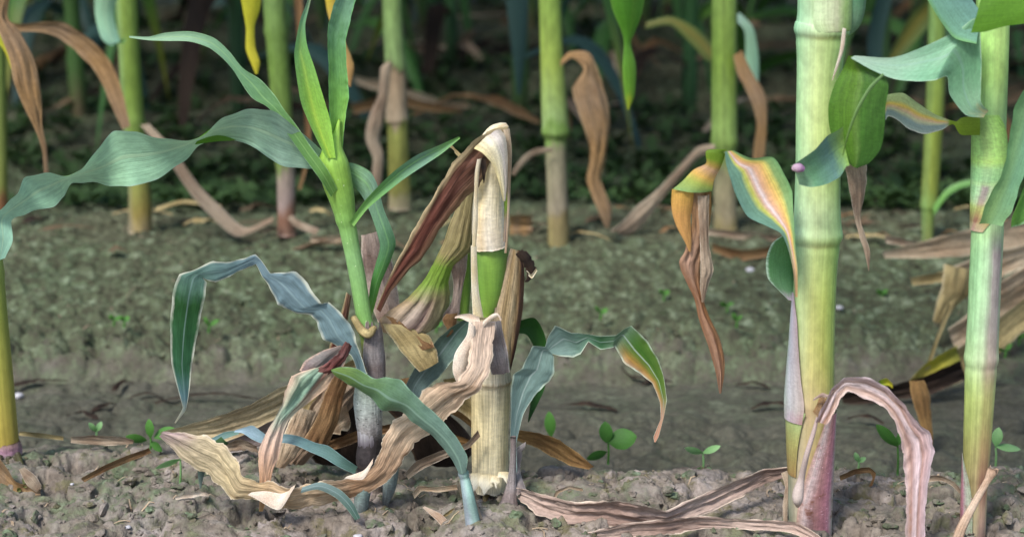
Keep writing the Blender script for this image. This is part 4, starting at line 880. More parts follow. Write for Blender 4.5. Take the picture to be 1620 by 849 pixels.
litter('dry_leaf', 'lower mauve dry leaf lying along the frame bottom to the thick stalk', [(930, 842, 925, 858, .945), (990, 828, 988, 850, .94), (1050, 822, 1052, 846), (1110, 816, 1108, 836, .945), (1160, 820, 1156, 836), (1210, 822, 1208, 838, .935), (1262, 826, 1252, 842, .925), (1300, 850, 1290, 858, .915), (1330, 880, 1322, 884, .905)], m_lilacdry, .94, pleat=.16, npl=5, k=9, wave=.1)
litter('dry_leaf', 'thin curled straw strip above the long mauve leaf', [(872, 792, 876, 794, .985), (880, 776, 884, 780), (900, 768, 900, 773), (922, 772, 922, 777)], m_tan, .985, nw=5)
litter('dry_leaf', 'thin vertical dry strip beside the left of the thick stalk foot', [(1236, 748, 1250, 742, .975), (1242, 770, 1252, 764, .97), (1238, 800, 1246, 800, .955), (1240, 832, 1246, 832, .945)], m_mauve, .96, nw=6)
litter('dry_leaf', 'small curled brown leaf on the ridge right of the thick stalk', [(1328, 752, 1330, 760, 1.02), (1350, 742, 1354, 750), (1374, 738, 1376, 748), (1386, 748, 1380, 756), (1380, 768, 1374, 770)], m_brown, 1.02)
litter('dry_leaf', 'thin arched pinkish strip between the pink leaf and the right stalk', [(1462, 752, 1464, 762, 1.0), (1490, 752, 1490, 760), (1510, 762, 1506, 768), (1522, 776, 1518, 780)], m_mauve, 1.0, nw=6)
litter('dry_leaf', 'brown twig like leaf lying on soil left of the tan leaf', [(128, 756, 134, 762, 1.02), (160, 738, 166, 746, 1.035), (195, 722, 200, 732, 1.05), (236, 708, 240, 716, 1.06)], m_brown, 1.03)
litter('dry_leaf', 'flat pale mauve leaf scrap along the left ridge edge', [(112, 690, 112, 700, 1.09), (150, 688, 148, 704), (190, 690, 186, 704), (212, 696, 210, 702)], m_mauve, 1.085)
litter('dry_leaf', 'thin straw strip along the left ridge edge by the olive stalk', [(30, 682, 30, 688, 1.10), (60, 684, 60, 692), (100, 690, 100, 696)], m_straw, 1.095, nw=5)
litter('dry_leaf', 'thin white strip on the soil below the hanging blue leaf', [(276, 785, 278, 790, .985), (300, 780, 302, 787), (315, 776, 318, 784), (330, 780, 330, 785)], m_white, .98, nw=5)
litter('dry_leaf', 'pale lilac husk standing behind the young green shoot', [(572, 372, 606, 362, 1.06), (572, 420, 624, 428), (584, 470, 632, 480), (598, 510, 636, 515)], m_lilacdry, 1.06, pleat=.06)
litter('dry_leaf', 'narrow dark red dead leaf behind the young shoot', [(548, 462, 556, 468, 1.04), (538, 500, 550, 505), (522, 545, 534, 550), (512, 580, 526, 585)], m_redbrown, 1.04)
litter('dry_leaf', 'yellow brown dead leaf behind the broken stalk foot', [(700, 625, 708, 650, 1.07), (735, 640, 738, 672), (765, 660, 765, 690)], m_ochre, 1.07)
litter('dry_leaf', 'pale straw leaf lying across the top of the left heap', [(470, 640, 480, 662, 1.045), (505, 600, 520, 632), (545, 575, 556, 602), (575, 560, 580, 578)], m_straw, 1.04, npl=7, pleat=.08)
litter('dry_leaf', 'grey brown leaf fanning out beneath the straw coloured dead leaf', [(320, 712, 326, 722, 1.06), (380, 690, 388, 712), (440, 660, 456, 696), (500, 636, 512, 668), (540, 620, 550, 640)], m_grey, 1.06, npl=9, pleat=.09)
litter('dry_leaf', 'tan leaf wedge between the withered leaf and the hollow', [(468, 640, 500, 650, 1.03), (452, 680, 486, 690), (440, 716, 468, 722), (436, 738, 450, 740)], m_tan, 1.03, pleat=.12, npl=8)
litter('dry_leaf', 'pinkish crumpled scrap on the moss left of the withered leaf', [(352, 702, 360, 716, 1.04), (380, 694, 388, 712), (405, 704, 408, 716)], m_mauve, 1.04, ragged=.2)
litter('dry_leaf', 'broad brown leaf filling the gap behind the teal leaf', [(610, 600, 650, 596, 1.06), (622, 636, 668, 640), (640, 668, 676, 676)], m_brown, 1.06)
# stiff fibres in the central tangle
for i, (st, m, lb) in enumerate([
    ([(612, 500, 634, 510), (632, 530, 660, 526), (660, 556, 690, 548)], m_brown, 'brown dead leaf under the half green husk'),
    ([(700, 228, 712, 224), (716, 236, 726, 244), (724, 250, 738, 248), (716, 264, 722, 268)], m_straw, 'tiny curled straw scrap beyond the slim leaf tip')]):
    litter('dry_leaf', lb, st, m, 1.02 if i == 0 else 1.06, ragged=.3)

# ================================================================== second row
m_can1 = pmat('canopy_leaf', [(0, c(84, 128, 50)), (.5, c(56, 104, 40)), (1, c(60, 110, 44))], mid=(c(120, 150, 90), .1, .6), vein=.2, transl=.15)
m_can2 = pmat('lower_green_leaf', [(0, c(90, 130, 40)), (.6, c(64, 108, 40)), (1, c(140, 140, 40))], vein=.2, transl=.15)
m_can3 = pmat('blue_canopy_leaf', [(0, c(60, 90, 84)), (1, c(46, 76, 70))], vein=.2, transl=.1)
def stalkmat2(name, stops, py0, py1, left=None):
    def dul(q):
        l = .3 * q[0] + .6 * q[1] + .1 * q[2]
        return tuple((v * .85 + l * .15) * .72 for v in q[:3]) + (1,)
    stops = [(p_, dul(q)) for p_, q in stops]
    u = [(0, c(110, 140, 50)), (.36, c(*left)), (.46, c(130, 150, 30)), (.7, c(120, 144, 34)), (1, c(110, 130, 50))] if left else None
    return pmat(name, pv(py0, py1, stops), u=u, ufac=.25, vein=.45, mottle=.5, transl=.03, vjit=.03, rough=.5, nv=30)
row2 = []
def row_plant(label, base, pts, mat, nodes, group='maize plants of the second row'):
    t = thing('maize_plant', label, 'maize plant', base, group)
    tube('stalk', pts, mat, t, nodes=nodes, sides=18)
    row2.append(t)
    return t
g = c
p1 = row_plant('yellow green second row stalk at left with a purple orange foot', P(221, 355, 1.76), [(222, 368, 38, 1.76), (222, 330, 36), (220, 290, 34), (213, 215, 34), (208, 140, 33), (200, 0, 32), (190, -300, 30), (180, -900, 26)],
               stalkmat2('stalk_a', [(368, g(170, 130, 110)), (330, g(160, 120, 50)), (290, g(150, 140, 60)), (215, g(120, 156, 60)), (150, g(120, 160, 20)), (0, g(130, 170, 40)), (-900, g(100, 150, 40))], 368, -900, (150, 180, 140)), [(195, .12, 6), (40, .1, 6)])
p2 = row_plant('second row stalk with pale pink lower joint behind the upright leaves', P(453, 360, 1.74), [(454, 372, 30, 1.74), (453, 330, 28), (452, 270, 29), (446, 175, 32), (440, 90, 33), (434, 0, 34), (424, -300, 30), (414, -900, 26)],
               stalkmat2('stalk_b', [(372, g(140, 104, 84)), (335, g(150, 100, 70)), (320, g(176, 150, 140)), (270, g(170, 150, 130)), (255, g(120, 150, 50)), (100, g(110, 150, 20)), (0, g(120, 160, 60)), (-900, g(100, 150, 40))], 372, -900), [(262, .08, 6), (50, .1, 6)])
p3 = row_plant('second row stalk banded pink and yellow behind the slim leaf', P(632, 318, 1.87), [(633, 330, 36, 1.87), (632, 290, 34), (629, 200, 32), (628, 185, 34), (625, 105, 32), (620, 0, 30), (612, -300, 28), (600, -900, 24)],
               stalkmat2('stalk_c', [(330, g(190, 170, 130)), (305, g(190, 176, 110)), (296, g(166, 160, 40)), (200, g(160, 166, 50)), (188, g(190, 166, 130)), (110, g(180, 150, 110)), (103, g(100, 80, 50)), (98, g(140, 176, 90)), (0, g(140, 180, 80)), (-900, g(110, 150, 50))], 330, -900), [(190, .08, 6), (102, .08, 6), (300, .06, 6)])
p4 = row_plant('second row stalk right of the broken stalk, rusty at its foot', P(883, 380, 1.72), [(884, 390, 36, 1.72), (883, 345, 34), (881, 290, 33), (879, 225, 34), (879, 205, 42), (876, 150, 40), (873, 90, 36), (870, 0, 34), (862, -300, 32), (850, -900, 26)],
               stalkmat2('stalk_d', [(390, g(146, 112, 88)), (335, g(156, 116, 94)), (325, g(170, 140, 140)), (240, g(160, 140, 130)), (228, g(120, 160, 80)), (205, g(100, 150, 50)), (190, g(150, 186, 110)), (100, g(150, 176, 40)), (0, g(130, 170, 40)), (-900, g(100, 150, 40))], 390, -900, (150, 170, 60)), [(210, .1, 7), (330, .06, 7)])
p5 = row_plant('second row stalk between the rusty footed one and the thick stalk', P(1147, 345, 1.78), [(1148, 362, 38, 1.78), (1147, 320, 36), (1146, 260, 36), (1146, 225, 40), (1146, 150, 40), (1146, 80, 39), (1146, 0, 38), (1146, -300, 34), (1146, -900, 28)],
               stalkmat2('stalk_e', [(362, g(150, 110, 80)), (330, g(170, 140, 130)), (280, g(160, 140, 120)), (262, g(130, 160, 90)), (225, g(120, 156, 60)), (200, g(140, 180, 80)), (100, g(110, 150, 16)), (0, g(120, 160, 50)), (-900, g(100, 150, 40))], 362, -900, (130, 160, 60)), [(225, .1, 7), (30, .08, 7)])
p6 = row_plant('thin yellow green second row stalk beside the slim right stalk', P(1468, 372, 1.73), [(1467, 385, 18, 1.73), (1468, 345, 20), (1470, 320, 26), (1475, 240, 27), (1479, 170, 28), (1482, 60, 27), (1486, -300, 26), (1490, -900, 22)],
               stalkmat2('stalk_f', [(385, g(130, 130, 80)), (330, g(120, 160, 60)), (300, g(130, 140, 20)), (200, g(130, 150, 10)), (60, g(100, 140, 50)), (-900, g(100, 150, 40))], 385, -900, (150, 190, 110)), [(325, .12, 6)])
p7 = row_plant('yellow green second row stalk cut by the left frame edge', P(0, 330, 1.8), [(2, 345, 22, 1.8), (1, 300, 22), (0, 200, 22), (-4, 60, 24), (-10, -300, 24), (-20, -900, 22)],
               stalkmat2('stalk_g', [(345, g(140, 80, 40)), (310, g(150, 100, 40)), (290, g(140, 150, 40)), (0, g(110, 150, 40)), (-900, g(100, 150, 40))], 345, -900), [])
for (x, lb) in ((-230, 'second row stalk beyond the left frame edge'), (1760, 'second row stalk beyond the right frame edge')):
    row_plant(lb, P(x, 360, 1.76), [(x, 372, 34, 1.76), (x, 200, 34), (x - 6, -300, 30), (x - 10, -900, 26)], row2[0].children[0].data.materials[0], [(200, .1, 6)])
# their leaves
blade('leaf', [(455, 345, 462, 340, 1.72), (470, 360, 474, 350), (500, 372, 505, 362)], m_mauve, p2, fold=.3)
blade('leaf', [(470, 300, 476, 300, 1.72), (482, 240, 490, 240), (478, 120, 492, 120), (470, 60, 480, 60), (465, 0, 478, 0), (460, -50, 470, -50)], m_brown, p2, Y=1.76, fold=.3)
blade('leaf', [(12, -40, 24, -40, 1.35), (-8, 20, 12, 24), (-2, 50, 30, 48), (14, 90, 52, 90), (22, 130, 62, 130), (38, 170, 67, 170), (54, 202, 67, 200), (66, 235, 74, 235), (70, 275, 77, 275)], m_orange, p7, Y=1.35, fold=.3, pleat=.14, nw=14)
blade('leaf', [(-20, 50, -10, 40, 1.36), (-4, 66, 8, 62), (8, 84, 20, 78), (18, 110, 24, 100)], m_yel, p7, Y=1.36)
blade('leaf', [(0, 30, 0, 46, 1.6), (30, 38, 30, 50), (62, 36, 62, 50), (100, 36, 92, 60), (142, 62, 124, 84), (172, 95, 150, 112), (192, 140, 170, 152), (206, 200, 194, 205)], m_orange, p7, Y=1.6, fold=.3, pleat=.1)
blade('leaf', [(222, 198, 236, 196, 1.72), (258, 240, 272, 234), (298, 302, 312, 290), (334, 342, 348, 326), (376, 374, 388, 360), (430, 352, 434, 342)], m_mauve, p1, Y=1.7, fold=.3)
blade('leaf', [(245, 335, 248, 328, 1.74), (290, 322, 292, 316), (350, 330, 350, 324)], m_straw, p1, Y=1.74)
blade('leaf', [(150, -30, 200, -40, 1.7), (150, 20, 180, 20), (160, 60, 190, 62), (175, 72, 196, 70), (188, 66, 200, 60)], m_blue_leaf, p1, Y=1.72, fold=.3, flip=True)
blade('leaf', [(614, 98, 620, 100, 1.82), (602, 110, 618, 115), (598, 150, 614, 150), (582, 190, 608, 190), (578, 220, 600, 222), (590, 250, 606, 250), (588, 285, 604, 285), (598, 305, 602, 305)], m_mauve, p3, Y=1.8, fold=.35, pleat=.12)
blade('leaf', [(886, 105, 890, 92, 1.7), (905, 92, 902, 82), (922, 110, 932, 84), (905, 140, 948, 120), (915, 175, 962, 165), (928, 215, 965, 205), (932, 250, 958, 250), (928, 285, 950, 285), (945, 330, 968, 330), (958, 360, 964, 360)], m_orange, p4, Y=1.68, fold=.35, pleat=.14, nw=14)
blade('leaf', [(872, 232, 874, 240, 1.70), (845, 236, 846, 246), (825, 250, 830, 258), (808, 275, 814, 278)], m_mauve, p4, Y=1.7)
blade('leaf', [(1160, 88, 1174, 80, 1.76), (1168, 120, 1188, 110), (1186, 155, 1210, 150), (1196, 190, 1214, 190), (1192, 240, 1210, 240), (1188, 300, 1204, 300)], m_orange, p5, Y=1.76, pleat=.1)
blade('leaf', [(1130, 228, 1132, 242, 1.75), (1105, 232, 1108, 248), (1075, 262, 1082, 275), (1040, 300, 1046, 318), (1008, 325, 1022, 350), (985, 350, 1002, 368), (955, 374, 962, 382)], m_mauve, p5, Y=1.7, fold=.3, pleat=.1)
blade('leaf', [(1160, 30, 1170, 20, 1.9), (1178, 50, 1192, 45), (1180, 100, 1200, 90), (1190, 135, 1200, 130), (1196, 150, 1199, 150)], m_blue_leaf, p5, Y=1.95, flip=True)
blade('leaf', [(1478, 340, 1476, 326, 1.72), (1498, 312, 1496, 300), (1520, 298, 1518, 288), (1550, 290, 1550, 282)], m_up_leaf, p6, Y=1.72)
blade('leaf', [(360, -120, 425, -120, 1.4), (376, -30, 416, -30), (384, 15, 411, 15), (389, 45, 403, 42), (389, 78, 404, 75), (397, 100, 411, 98), (404, 117, 408, 117)], m_yel, p2, Y=1.35, fold=.3)
blade('leaf', [(500, -80, 520, -85, 1.35), (512, -20, 534, -20), (518, 20, 535, 10), (530, 60, 545, 62), (534, 85, 555, 88), (543, 118, 560, 108), (553, 138, 555, 136)], m_yeltan, p3, Y=1.35, fold=.3)
blade('leaf', [(930, -140, 1000, -150, 1.4), (955, -50, 1022, -50), (968, 12, 1016, 18), (984, 52, 1004, 52), (987, 72, 998, 70), (985, 108, 1006, 105), (988, 150, 1004, 150), (993, 174, 995, 174)], m_tipgreen, p4, Y=1.35, fold=.35, vee=.2)

blade('leaf', [(1020, 46, 1024, 34, 2.0), (1060, 40, 1062, 26), (1090, 66, 1100, 44), (1118, 96, 1132, 74), (1140, 100, 1148, 92)], m_yelgreen, p5, Y=2.0, fold=.3)
blade('leaf', [(1376, 130, 1392, 130, 2.1), (1372, 60, 1400, 50), (1386, 0, 1412, -10), (1400, -60, 1410, -60)], m_can3, p6, Y=2.1, fold=.3)
blade('leaf', [(1400, 100, 1404, 112, 2.05), (1420, 60, 1436, 80), (1444, 20, 1470, 40), (1480, -10, 1500, 0)], m_yelgreen, p6, Y=2.05, fold=.3)
blade('leaf', [(1500, 130, 1514, 128, 2.2), (1496, 60, 1520, 50), (1510, -20, 1530, -30)], m_up_leaf, p6, Y=2.2, fold=.3)
blade('leaf', [(800, 0, 836, -10, 2.2), (806, 50, 834, 46), (812, 100, 830, 98), (818, 150, 824, 150)], m_can3, p4, Y=2.3, fold=.3)
# canopy leaves high on stalks, out of view, added densely to shade the rear
def arch_leaf(parent, base, az, L, W, rise, droop, mat, name='leaf', nseg=9):
    dirx, diry = math.cos(az), math.sin(az)
    A, B = [], []
    for i in range(nseg + 1):
        t = i / nseg
        r = L * (t * (1 - .18 * t))
        z = rise * math.sin(min(t * 1.7, 1.57)) - droop * max(0, t - .3) ** 1.8
        w = W * (0.35 + 1.5 * t) if t < .35 else W * (0.875) * (1 - ((t - .35) / .65) ** 2.2) + .0006
        cx, cy = base[0] + dirx * r, base[1] + diry * r
        roll = .5 * math.sin(t * 3 + az)
        hx, hy, hz = -diry * w / 2 * math.cos(roll), dirx * w / 2 * math.cos(roll), w / 2 * math.sin(roll)
        A.append((cx - hx, cy - hy, base[2] + z - hz)); B.append((cx + hx, cy + hy, base[2] + z + hz))
    return blade3(name, A, B, mat, parent, k=2, nw=4, fold=.1, vee=.2, wave=.12)
for k_, t in enumerate(row2):
    rr = random.Random(40 + k_)
    bx, by = t.location.x, t.location.y
    for q in range(9):
        zz = .47 + q * .085
        az = rr.choice([0, math.pi]) + rr.uniform(-.7, .7) + (math.pi / 2 if q % 2 else 0)
        if math.sin(az) < -.2: az = -az
        arch_leaf(t, (bx - .01 * q, by, zz), az, rr.uniform(.5, .7), .06, .22, rr.uniform(.3, .5), m_can1)

# the near row's upper leaves, above the picture
for t, xx in ((B, 1306), (Rr, 1578)):
    for q in range(3):
        b0 = P(xx, -300 - q * 120, .955)
        arch_leaf(t, b0, [0.4, 2.4, 1.2][q], .5, .05, .22, .2, m_can1)

# ================================================================== rows behind
def back_proto(kind, seed):
    rr = random.Random(seed)
    t = thing('maize_plant', '', 'maize plant', Vector((0, 0, 0)))
    H = 1.5
    sidez = 10
    # stalk
    vs, fs, uv = [], [], []
    rings = [(0, .013), (.05, .012), (.12, .0135), (.13, .0115), (.26, .0115), (.275, .0132), (.285, .0112), (.45, .011), (.9, .010), (1.5, .006)]
    lean = rr.uniform(-.03, .03)
    for i, (z, r) in enumerate(rings):
        for j in range(sidez):
            a = 2 * math.pi * j / sidez
            vs.append((lean * z + r * math.cos(a), r * math.sin(a), z - .03)); uv.append((j / sidez, z / 1.5))
    for i in range(len(rings) - 1):
        for j in range(sidez):
            fs.append((i * sidez + j, i * sidez + (j + 1) % sidez, (i + 1) * sidez + (j + 1) % sidez, (i + 1) * sidez + j))
    link('stalk', vs, fs, uv, BACKST[kind % len(BACKST)], t)
    for q in range(12):
        zz = .09 + q * .10 + rr.uniform(-.03, .03)
        low = zz < .34
        az = rr.uniform(0, 6.28)
        if low:
            mt = rr.choice([m_can2, m_can1, m_dkbrown, m_can3, m_can3, m_can1])
            arch_leaf(t, (lean * zz, 0, zz), az, rr.uniform(.2, .4), .045, .06, rr.uniform(.3, .8), mt)
        else:
            arch_leaf(t, (lean * zz, 0, zz), az, rr.uniform(.5, .75), .085, .14, rr.uniform(.15, .4), m_can1)  # unseen upper leaves, kept dense so they shade the ground below
    return t
BACKST = [pmat('rear_stalk', [(0, c(84, 74, 50)), (.06, c(58, 92, 34)), (1, c(60, 100, 34))], vein=.2, transl=0),
          pmat('rear_dark_stalk', [(0, c(50, 56, 34)), (.06, c(34, 76, 34)), (1, c(50, 90, 34))], vein=.2, transl=0)]
protos = [back_proto(i, 60 + i) for i in range(4)]
def copy_tree(o, parent=None):
    n = o.copy(); COL.objects.link(n); n.parent = parent
    for ch in list(o.children): copy_tree(ch, n)
    return n
rr = random.Random(5)
used = [False] * 4
def put_back(x, y, label, group, k):
    if not used[k]: o = protos[k]; used[k] = True
    else: o = copy_tree(protos[k])
    o.location = (x, y, gz(x, y)); o.rotation_euler = (0, 0, rr.uniform(0, 6.28)); s_ = rr.uniform(.92, 1.08); o.scale = (s_, s_, s_)
    if y > 2.3 and 'maize plant in' in label:
        label += ', left of the picture' if x < -.12 * y else (', right of the picture' if x > .12 * y else ', near the picture middle')
    o['label'] = label; o['group'] = group; o['category'] = 'maize plant'
    return o
special = {(822, 2.55): 'dim green stalk in the third row above the broken stalk', (1092, 2.9): 'dim green stalk behind and left of the second row one by the thick stalk', (988, 3.2): 'faint green stalk behind the hanging green leaf',
           (375, 2.6): 'dim green stalk in the third row above the long blue leaf', (120, 2.6): 'dim dark green stalk in the third row at upper left', (715, 3.3): 'faint rear stalk between the pink banded one and the third row one', (1400, 2.55): 'third row stalk between the two near right stalks'}
for i, ((px, y), lb) in enumerate(special.items()):
    x = (px - 810) / F * y / CP * .97
    put_back(x, y, lb, 'maize plants of the rear rows', i % 4)
n = 0
for row, y0 in enumerate([2.55, 3.27, 4.02, 4.75, 5.5]):
    half = .38 * y0 + .35
    x = -half + rr.uniform(0, .1)
    while x < half:
        clear = all(abs(x - (px - 810) / F * y) > .1 or abs(y - y0) > .3 for (px, y) in special)
        if (row > 0 or abs(x) > .62) and clear:
            put_back(x, y0 + rr.uniform(-.05, .05), ['blurred maize plant in the third row', 'blurred maize plant in the fourth row', 'dark maize plant in the fifth row', 'dark maize plant in the rearmost rows', 'dark maize plant in the rearmost rows'][row],
                     'maize plants of the rear rows', rr.randrange(4))
            n += 1
        x += rr.uniform(.19, .27)

# ================================================================== litter on and behind the second ridge
def flat_leaf(name, label, x, y, L, W, az, mat, group, hump=.02, seed=0, lift=.006):
    rr2 = random.Random(seed)
    A, B = [], []
    n_ = 6
    bend = rr2.uniform(-.8, .8)
    for i in range(n_ + 1):
        t = i / n_
        a = az + bend * (t - .5)
        cx = x + math.cos(az) * L * (t - .5) + math.sin(az) * bend * .12 * L * math.sin(t * 3.14)
        cy = y + math.sin(az) * L * (t - .5) - math.cos(az) * bend * .12 * L * math.sin(t * 3.14)
        w = W * (.35 + .65 * math.sin(min(1, t * 1.15 + .08) * 3.14)) / 2
        z = float(ground_base(cx, cy)) + lift + hump * math.sin(t * 3.14) * rr2.uniform(.6, 1)
        tl = rr2.uniform(-.5, .5)
        hx, hy = -math.sin(a) * w, math.cos(a) * w
        A.append((cx - hx, cy - hy, z - tl * w)); B.append((cx + hx, cy + hy, z + tl * w))
    o = blade3(name, A, B, mat, None, k=5, nw=8, fold=.4, pleat=.15, ragged=.08, seed=seed)
    tag(o, label, 'dry leaf', group)
    return o
def side(x, y):
    q = x / y
    return 'near the left edge' if q < -.2 else 'left of the young shoot' if q < -.1 else 'behind the young shoot' if q < -.03 else 'behind the broken stalk' if q < .05 else 'right of the broken stalk' if q < .12 else 'left of the thick stalk' if q < .17 else 'between the two right stalks' if q < .26 else 'near the right edge'
def rear_label(x, y):
    return 'dim dead leaf on the ' + ('third ridge' if y < 2.8 else 'fourth ridge' if y < 3.5 else 'ground far back') + ' ' + side(x, y)
lr = random.Random(77)
m_rearbrown = dry('weathered_litter_leaf', (120, 100, 78), (92, 74, 54), (130, 112, 90), (50, 38, 28))
for i in range(48):
    y = lr.uniform(1.68, 1.9); x = lr.uniform(-.33, .33) * y
    flat_leaf('dry_leaf', 'small dry leaf scrap on the second ridge crest ' + side(x, y), x, y, lr.uniform(.015, .07), lr.uniform(.004, .012), lr.uniform(-.6, .6), lr.choice([m_rearbrown, m_brown, m_rearbrown, m_straw, m_dkbrown]), 'leaf scraps along the second row', .006, i, .003)
for i in range(90):
    y = lr.uniform(2.42, 4.6); x = lr.uniform(-.36, .36) * y
    flat_leaf('dry_leaf', rear_label(x, y), x, y, lr.uniform(.10, .32), lr.uniform(.016, .036), lr.uniform(0, 3.14), lr.choice([m_rearbrown, m_rearbrown, m_dkbrown, m_brown, m_dkbrown, m_mauve]), 'dead leaves under the rear rows', .035, 200 + i, .01)
litter('dry_leaf', 'pale curved dead leaf on the third ridge left of the broken stalk', [(560, 120, 560, 132, 2.55), (610, 130, 606, 146), (660, 145, 655, 165), (700, 160, 696, 176), (740, 160, 742, 170)], m_tan, 2.5)
litter('dry_leaf', 'brown dead leaf on the third ridge behind the broken stalk top', [(555, 165, 560, 180, 2.48), (620, 150, 625, 166), (680, 162, 682, 176), (730, 172, 730, 178)], m_brown, 2.45)
litter('dry_leaf', 'straight grey stick like leaf on the second ridge near the thick stalk', [(1115, 360, 1115, 370, 1.74), (1170, 366, 1168, 378), (1232, 372, 1230, 384)], m_mauve, 1.72)
litter('dry_leaf', 'curved brown leaf below the grey one on the second ridge', [(1125, 385, 1128, 398, 1.68), (1175, 396, 1172, 412), (1230, 388, 1228, 402)], m_brown, 1.66)
litter('dry_leaf', 'tan leaf scrap at the foot of the second row pink stalk', [(490, 372, 492, 384, 1.7), (520, 374, 520, 388), (548, 370, 546, 380)], m_tan, 1.69)
litter('dry_leaf', 'tan square leaf scrap right of the broken stalk on the second ridge', [(806, 340, 806, 375, 1.74), (842, 340, 842, 372)], m_orange, 1.74)
# the heap of tan leaves at the right
gp = 'heap of tan leaves behind the slim right stalk'
litter('dry_leaf', 'uppermost long tan leaf of the heap behind the right stalk', [(1395, 398, 1400, 408, 1.56), (1460, 382, 1466, 408), (1520, 366, 1528, 405), (1580, 352, 1590, 395), (1660, 330, 1670, 380)], m_tan, 1.56, group=gp, pleat=.06, fold=.2)
litter('dry_leaf', 'tan leaf second from the top of the heap', [(1500, 425, 1508, 455, 1.5), (1550, 405, 1560, 450), (1600, 392, 1610, 425), (1680, 370, 1690, 405)], m_tan, 1.5, group=gp, fold=.2)
litter('dry_leaf', 'folded brownish leaf flap hanging left in the heap', [(1496, 418, 1540, 425, 1.48), (1490, 455, 1535, 462), (1482, 480, 1512, 484), (1476, 508, 1492, 512)], m_straw, 1.47, group=gp)
litter('dry_leaf', 'broad tan leaf sloping down left at the bottom of the heap', [(1462, 608, 1478, 620, 1.41), (1500, 562, 1518, 606), (1548, 528, 1566, 575), (1600, 488, 1612, 530), (1680, 420, 1690, 470)], m_straw, 1.40, group=gp, pleat=.07, npl=7, fold=.2)
litter('dry_leaf', 'middle tan leaf of the heap crossing behind the right stalk', [(1530, 470, 1540, 492, 1.46), (1575, 450, 1590, 480), (1640, 410, 1650, 450)], m_tan, 1.46, group=gp)
litter('dry_leaf', 'yellow blotched leaf rolled on the bottom leaf of the heap', [(1440, 600, 1448, 622, 1.385), (1462, 576, 1472, 604), (1490, 560, 1498, 586), (1515, 546, 1520, 570)], pmat('yellow_patch_leaf', [(0, c(200, 176, 90)), (.5, c(196, 186, 40)), (1, c(150, 150, 50))], vein=.5, bump=.6), 1.38, group=gp, fold=.5)
litter('dry_leaf', 'thin upright straw of the heap leaning right', [(1462, 585, 1470, 586, 1.39), (1478, 540, 1484, 542), (1500, 480, 1508, 484)], m_straw, 1.40, group=gp, nw=5)
litter('dry_leaf', 'curled yellow brown leaf end behind the pink drooping leaf', [(1438, 602, 1462, 600, 1.25), (1442, 630, 1470, 622), (1452, 660, 1474, 655), (1462, 690, 1476, 690), (1466, 712, 1474, 714)], m_ochre, 1.22, group=gp)
litter('dry_leaf', 'small bright yellow leaf tip above the pink drooping leaf', [(1390, 602, 1394, 612, 1.2), (1402, 598, 1406, 610), (1412, 606, 1412, 614)], m_yel, 1.2)
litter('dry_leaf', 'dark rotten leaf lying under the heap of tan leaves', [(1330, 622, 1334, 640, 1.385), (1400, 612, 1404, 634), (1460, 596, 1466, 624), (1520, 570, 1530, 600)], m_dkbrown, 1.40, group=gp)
litter('dry_leaf', 'short tan leaf end poking left from the middle of the heap', [(1440, 440, 1444, 452, 1.5), (1480, 432, 1486, 446), (1520, 424, 1528, 440)], m_straw, 1.5, group=gp)
litter('dry_leaf', 'shaded brown leaf between the two lowest leaves of the heap', [(1500, 520, 1512, 552, 1.44), (1560, 480, 1574, 530), (1630, 440, 1650, 490)], m_tan, 1.44, group=gp)
litter('dry_leaf', 'small pinkish scrap on the crest of the second ridge by the thin stalk', [(1400, 372, 1402, 384, 1.6), (1440, 380, 1440, 390), (1470, 388, 1470, 394)], m_mauve, 1.62)
for i, (x, y, L, az) in enumerate([(165, 640, .03, .9), (230, 625, .03, .1), (130, 655, .03, 2.8), (195, 605, .03, 1.2), (330, 628, .09, .1), (1010, 595, .04, 2.6), (1040, 600, .03, .3), (930, 640, .05, 2.9), (1190, 605, .03, 2.9), (1225, 640, .04, .1), (1370, 660, .03, 2.7), (60, 600, .05, .3)]):
    q = P(x, y, YG(y, -.055))
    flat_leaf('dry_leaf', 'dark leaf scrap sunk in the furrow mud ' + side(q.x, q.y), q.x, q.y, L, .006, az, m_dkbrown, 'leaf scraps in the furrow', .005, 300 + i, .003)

# ================================================================== weed seedlings
def seedling(label, px, py, Y, hpx, leaves, mat, group=None):
    b = P(px, py, Y)
    t = thing('weed_seedling', label, 'seedling', b, group)
    tube('stem', [(px, py + 6, 4, Y), (px + 1, py - hpx * .5, 3.4), (px, py - hpx, 3)], mat, t, Y=Y, sides=8, k=4)
    for (dx, dy, w, ln, ang) in leaves:
        ca, sa = math.cos(R(ang)), -math.sin(R(ang))
        st = []
        for tt, ww in ((0, .15), (.25, .8), (.55, 1), (.85, .6), (1, .05)):
            x = px + dx + ca * ln * tt; y = py - hpx + dy + sa * ln * tt
            st.append((x - sa * w * ww / 2, y + ca * w * ww / 2, x + sa * w * ww / 2, y - ca * w * ww / 2, Y, 14 * ww))
        blade('leaf', st, mat, t, fold=.2, k=4, nw=6)
    return t
SG = 'weed seedlings on the soil'
seedling('largest bright green seedling in the furrow right of the broken stalk', 962, 728, 1.12, 28, [(0, -2, 34, 46, 10), (-2, 0, 22, 34, 95), (-2, 14, 14, 34, 200)], m_seed, SG)
seedling('narrow upright green seedling left of the largest one', 872, 700, 1.2, 10, [(0, 0, 18, 40, 95)], m_seed, SG)
seedling('small two leaved seedling at the ridge edge in the middle', 1112, 742, 1.07, 26, [(0, 0, 11, 30, 22), (0, 0, 11, 30, 165), (0, 24, 7, 12, 200), (2, 26, 7, 12, 0)], m_seed_pale, SG)
seedling('leaning green seedling left of the pink drooping leaf', 1420, 745, 1.08, 40, [(0, 0, 18, 48, 135), (0, 0, 10, 22, 80)], m_seed, SG)
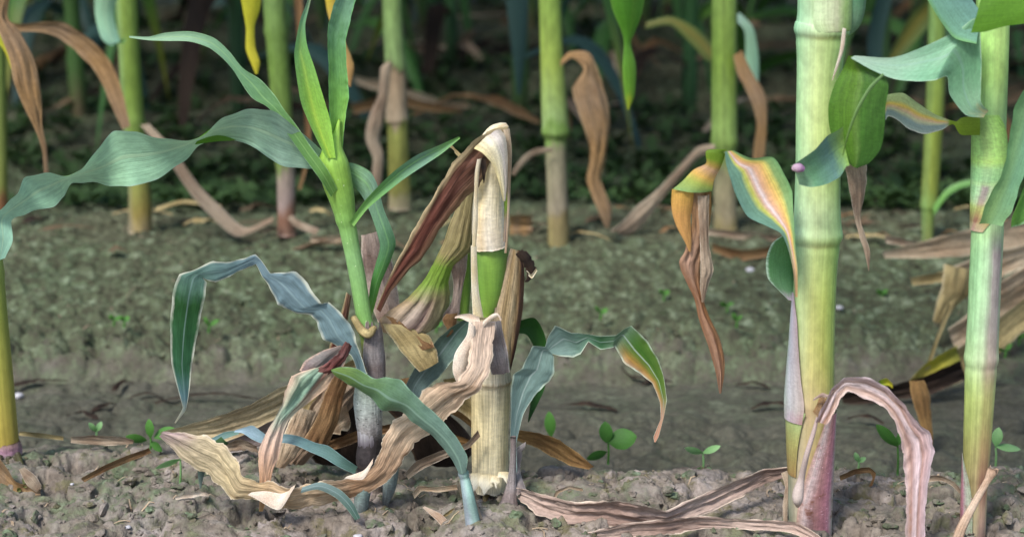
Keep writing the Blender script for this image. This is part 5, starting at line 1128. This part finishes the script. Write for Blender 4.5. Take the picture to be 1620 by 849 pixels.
seedling('tiny seedling right of the thick stalk', 1358, 738, 1.08, 8, [(0, 0, 9, 16, 110), (0, 0, 8, 14, 30)], m_seed_pale, SG)
seedling('seedling with round leaf right of the slim stalk', 1575, 735, 1.1, 30, [(0, 0, 18, 30, 80), (0, 0, 12, 40, -8)], m_seed_pale, SG)
seedling('bright green seedling at the tip of the hanging leaf', 238, 704, 1.09, 12, [(0, 0, 14, 30, 95), (6, 0, 18, 36, 25), (-6, 4, 14, 34, 170), (0, 6, 12, 24, 320)], m_seed, SG)
seedling('tiny pale seedling on the left ridge edge', 152, 690, 1.13, 8, [(0, 0, 9, 18, 60), (0, 0, 9, 18, 130)], m_seed_pale, SG)
seedling('thin limp seedling on the soil below the tan leaf', 285, 760, 1.03, 34, [(0, 0, 9, 42, 200), (0, 0, 7, 30, 40)], m_seed_pale, SG)
sr = random.Random(9)
for (px, py) in [(180, 510), (196, 512), (930, 432), (945, 436), (1165, 512), (1150, 488), (1050, 470), (95, 420), (70, 412), (330, 520), (1395, 470), (690, 520), (1600, 520), (1590, 560), (1612, 540), (950, 500)]:
    Y = YG(py, -.02)
    seedling('tiny green seedling on the mossy bank of the second ridge', px, py, Y, 5, [(0, 0, sr.uniform(5, 9), sr.uniform(10, 20), sr.uniform(10, 60)), (0, 0, sr.uniform(5, 9), sr.uniform(10, 20), sr.uniform(110, 170))], m_seed, 'tiny seedlings on the second ridge bank')

# low weeds in the dark rear furrows
def weeds(name, label, n, yr, seed):
    rs = random.Random(seed)
    V, Fc, UVs = [], [], []
    for i in range(n):
        y = rs.uniform(*yr); x = rs.uniform(-.37, .37) * y
        if fbm(np.array([x * 3]), np.array([y * 2.5]), 3, 71)[0] < .48: continue
        z = float(ground_base(x, y))
        for q in range(rs.randint(3, 6)):
            a = rs.uniform(0, 6.28); L = rs.uniform(.012, .035); w = rs.uniform(.004, .010); up = rs.uniform(.3, 1)
            d = Vector((math.cos(a), math.sin(a), up)); sd2 = Vector((-math.sin(a), math.cos(a), 0)) * w
            b = Vector((x, y, z + rs.uniform(0, .012)))
            k0 = len(V)
            V.extend([b, b + d * L * .5 + sd2, b + d * L + Vector((0, 0, -.2 * L)), b + d * L * .5 - sd2]); Fc.append((k0, k0 + 1, k0 + 2, k0 + 3))
            UVs.extend([(.5, 0), (1, .5), (.5, 1), (0, .5)])
    o = link(name, V, Fc, UVs, m_weed, None)
    tag(o, label, 'weeds', kind='stuff')
m_weed = pmat('low_weed', [(0, c(42, 64, 30)), (1, c(58, 84, 42))], vein=.1, transl=.2)
weeds('low_weeds', 'low green weeds in the furrow behind the second row', 1200, (1.9, 2.5), 3)
weeds('low_weeds', 'low green weeds among the far rear rows', 3500, (2.6, 5.0), 4)

# ================================================================== pebbles
def pebble(label, px, py, z, r):
    q = P(px, py, YG(py, z))
    rs = np.random.RandomState(int(px))
    vv = IVn * (1 + .45 * (rs.rand(len(IVn), 1) - .5)) * np.array([r, r * .8, r * .6]) + np.array([q.x, q.y, gz(q.x, q.y) + r * .5])
    o = link('pebble', [tuple(a) for a in vv], IF, [(0, 0)] * len(IVn), m_pebble)
    tag(o, label, 'pebble', 'white pebbles')
pebble('white pebble in the furrow right of the olive stalk', 28, 610, -.055, .0042)
pebble('white pebble on the mossy bank left of the thick stalk', 1186, 446, -.02, .0045)
pebble('small white pebble on the near soil at left', 114, 766, 0, .0014)
pebble('small pale pebble at the frame bottom left of centre', 202, 832, 0, .002)
pebble('pale pebble at the very bottom below the shoot', 566, 846, 0, .0028)
pebble('faint lilac pebble on the bank right of the thick stalk', 1326, 520, -.04, .0035)

# tiny straw bits and root threads on the near soil
def straw_bits(name, label, n, yr, seed, mat):
    rs = random.Random(seed); V, Fc, U = [], [], []
    for i in range(n):
        y = rs.uniform(*yr); x = rs.uniform(-.34, .34) * y
        L = rs.uniform(.002, .012); w = rs.uniform(.0002, .0006); a = rs.uniform(0, 3.14)
        d = Vector((math.cos(a), math.sin(a), 0)); p = Vector((-math.sin(a), math.cos(a), .3)) * w
        k0 = len(V); bend = rs.uniform(-.2, .2) * L
        for q in range(4):
            t = q / 3
            c0 = Vector((x, y, 0)) + d * L * (t - .5) + Vector((-d.y, d.x, 0)) * bend * math.sin(t * 3.14)
            c0.z = gz(c0.x, c0.y) + .0006 + .001 * math.sin(t * 3.14)
            V += [c0 - p, c0 + p]; U += [(0, t), (1, t)]
        for q in range(3): Fc.append((k0 + 2 * q, k0 + 2 * q + 1, k0 + 2 * q + 3, k0 + 2 * q + 2))
    o = link(name, V, Fc, U, mat)
    tag(o, label, 'straw bits', kind='stuff')
straw_bits('straw_bits', 'tiny straw bits and root threads on the near soil', 200, (.90, 1.12), 8, m_tan)
straw_bits('straw_bits', 'tiny pale straw bits on the mossy second ridge', 160, (1.47, 1.9), 9, m_mauve)
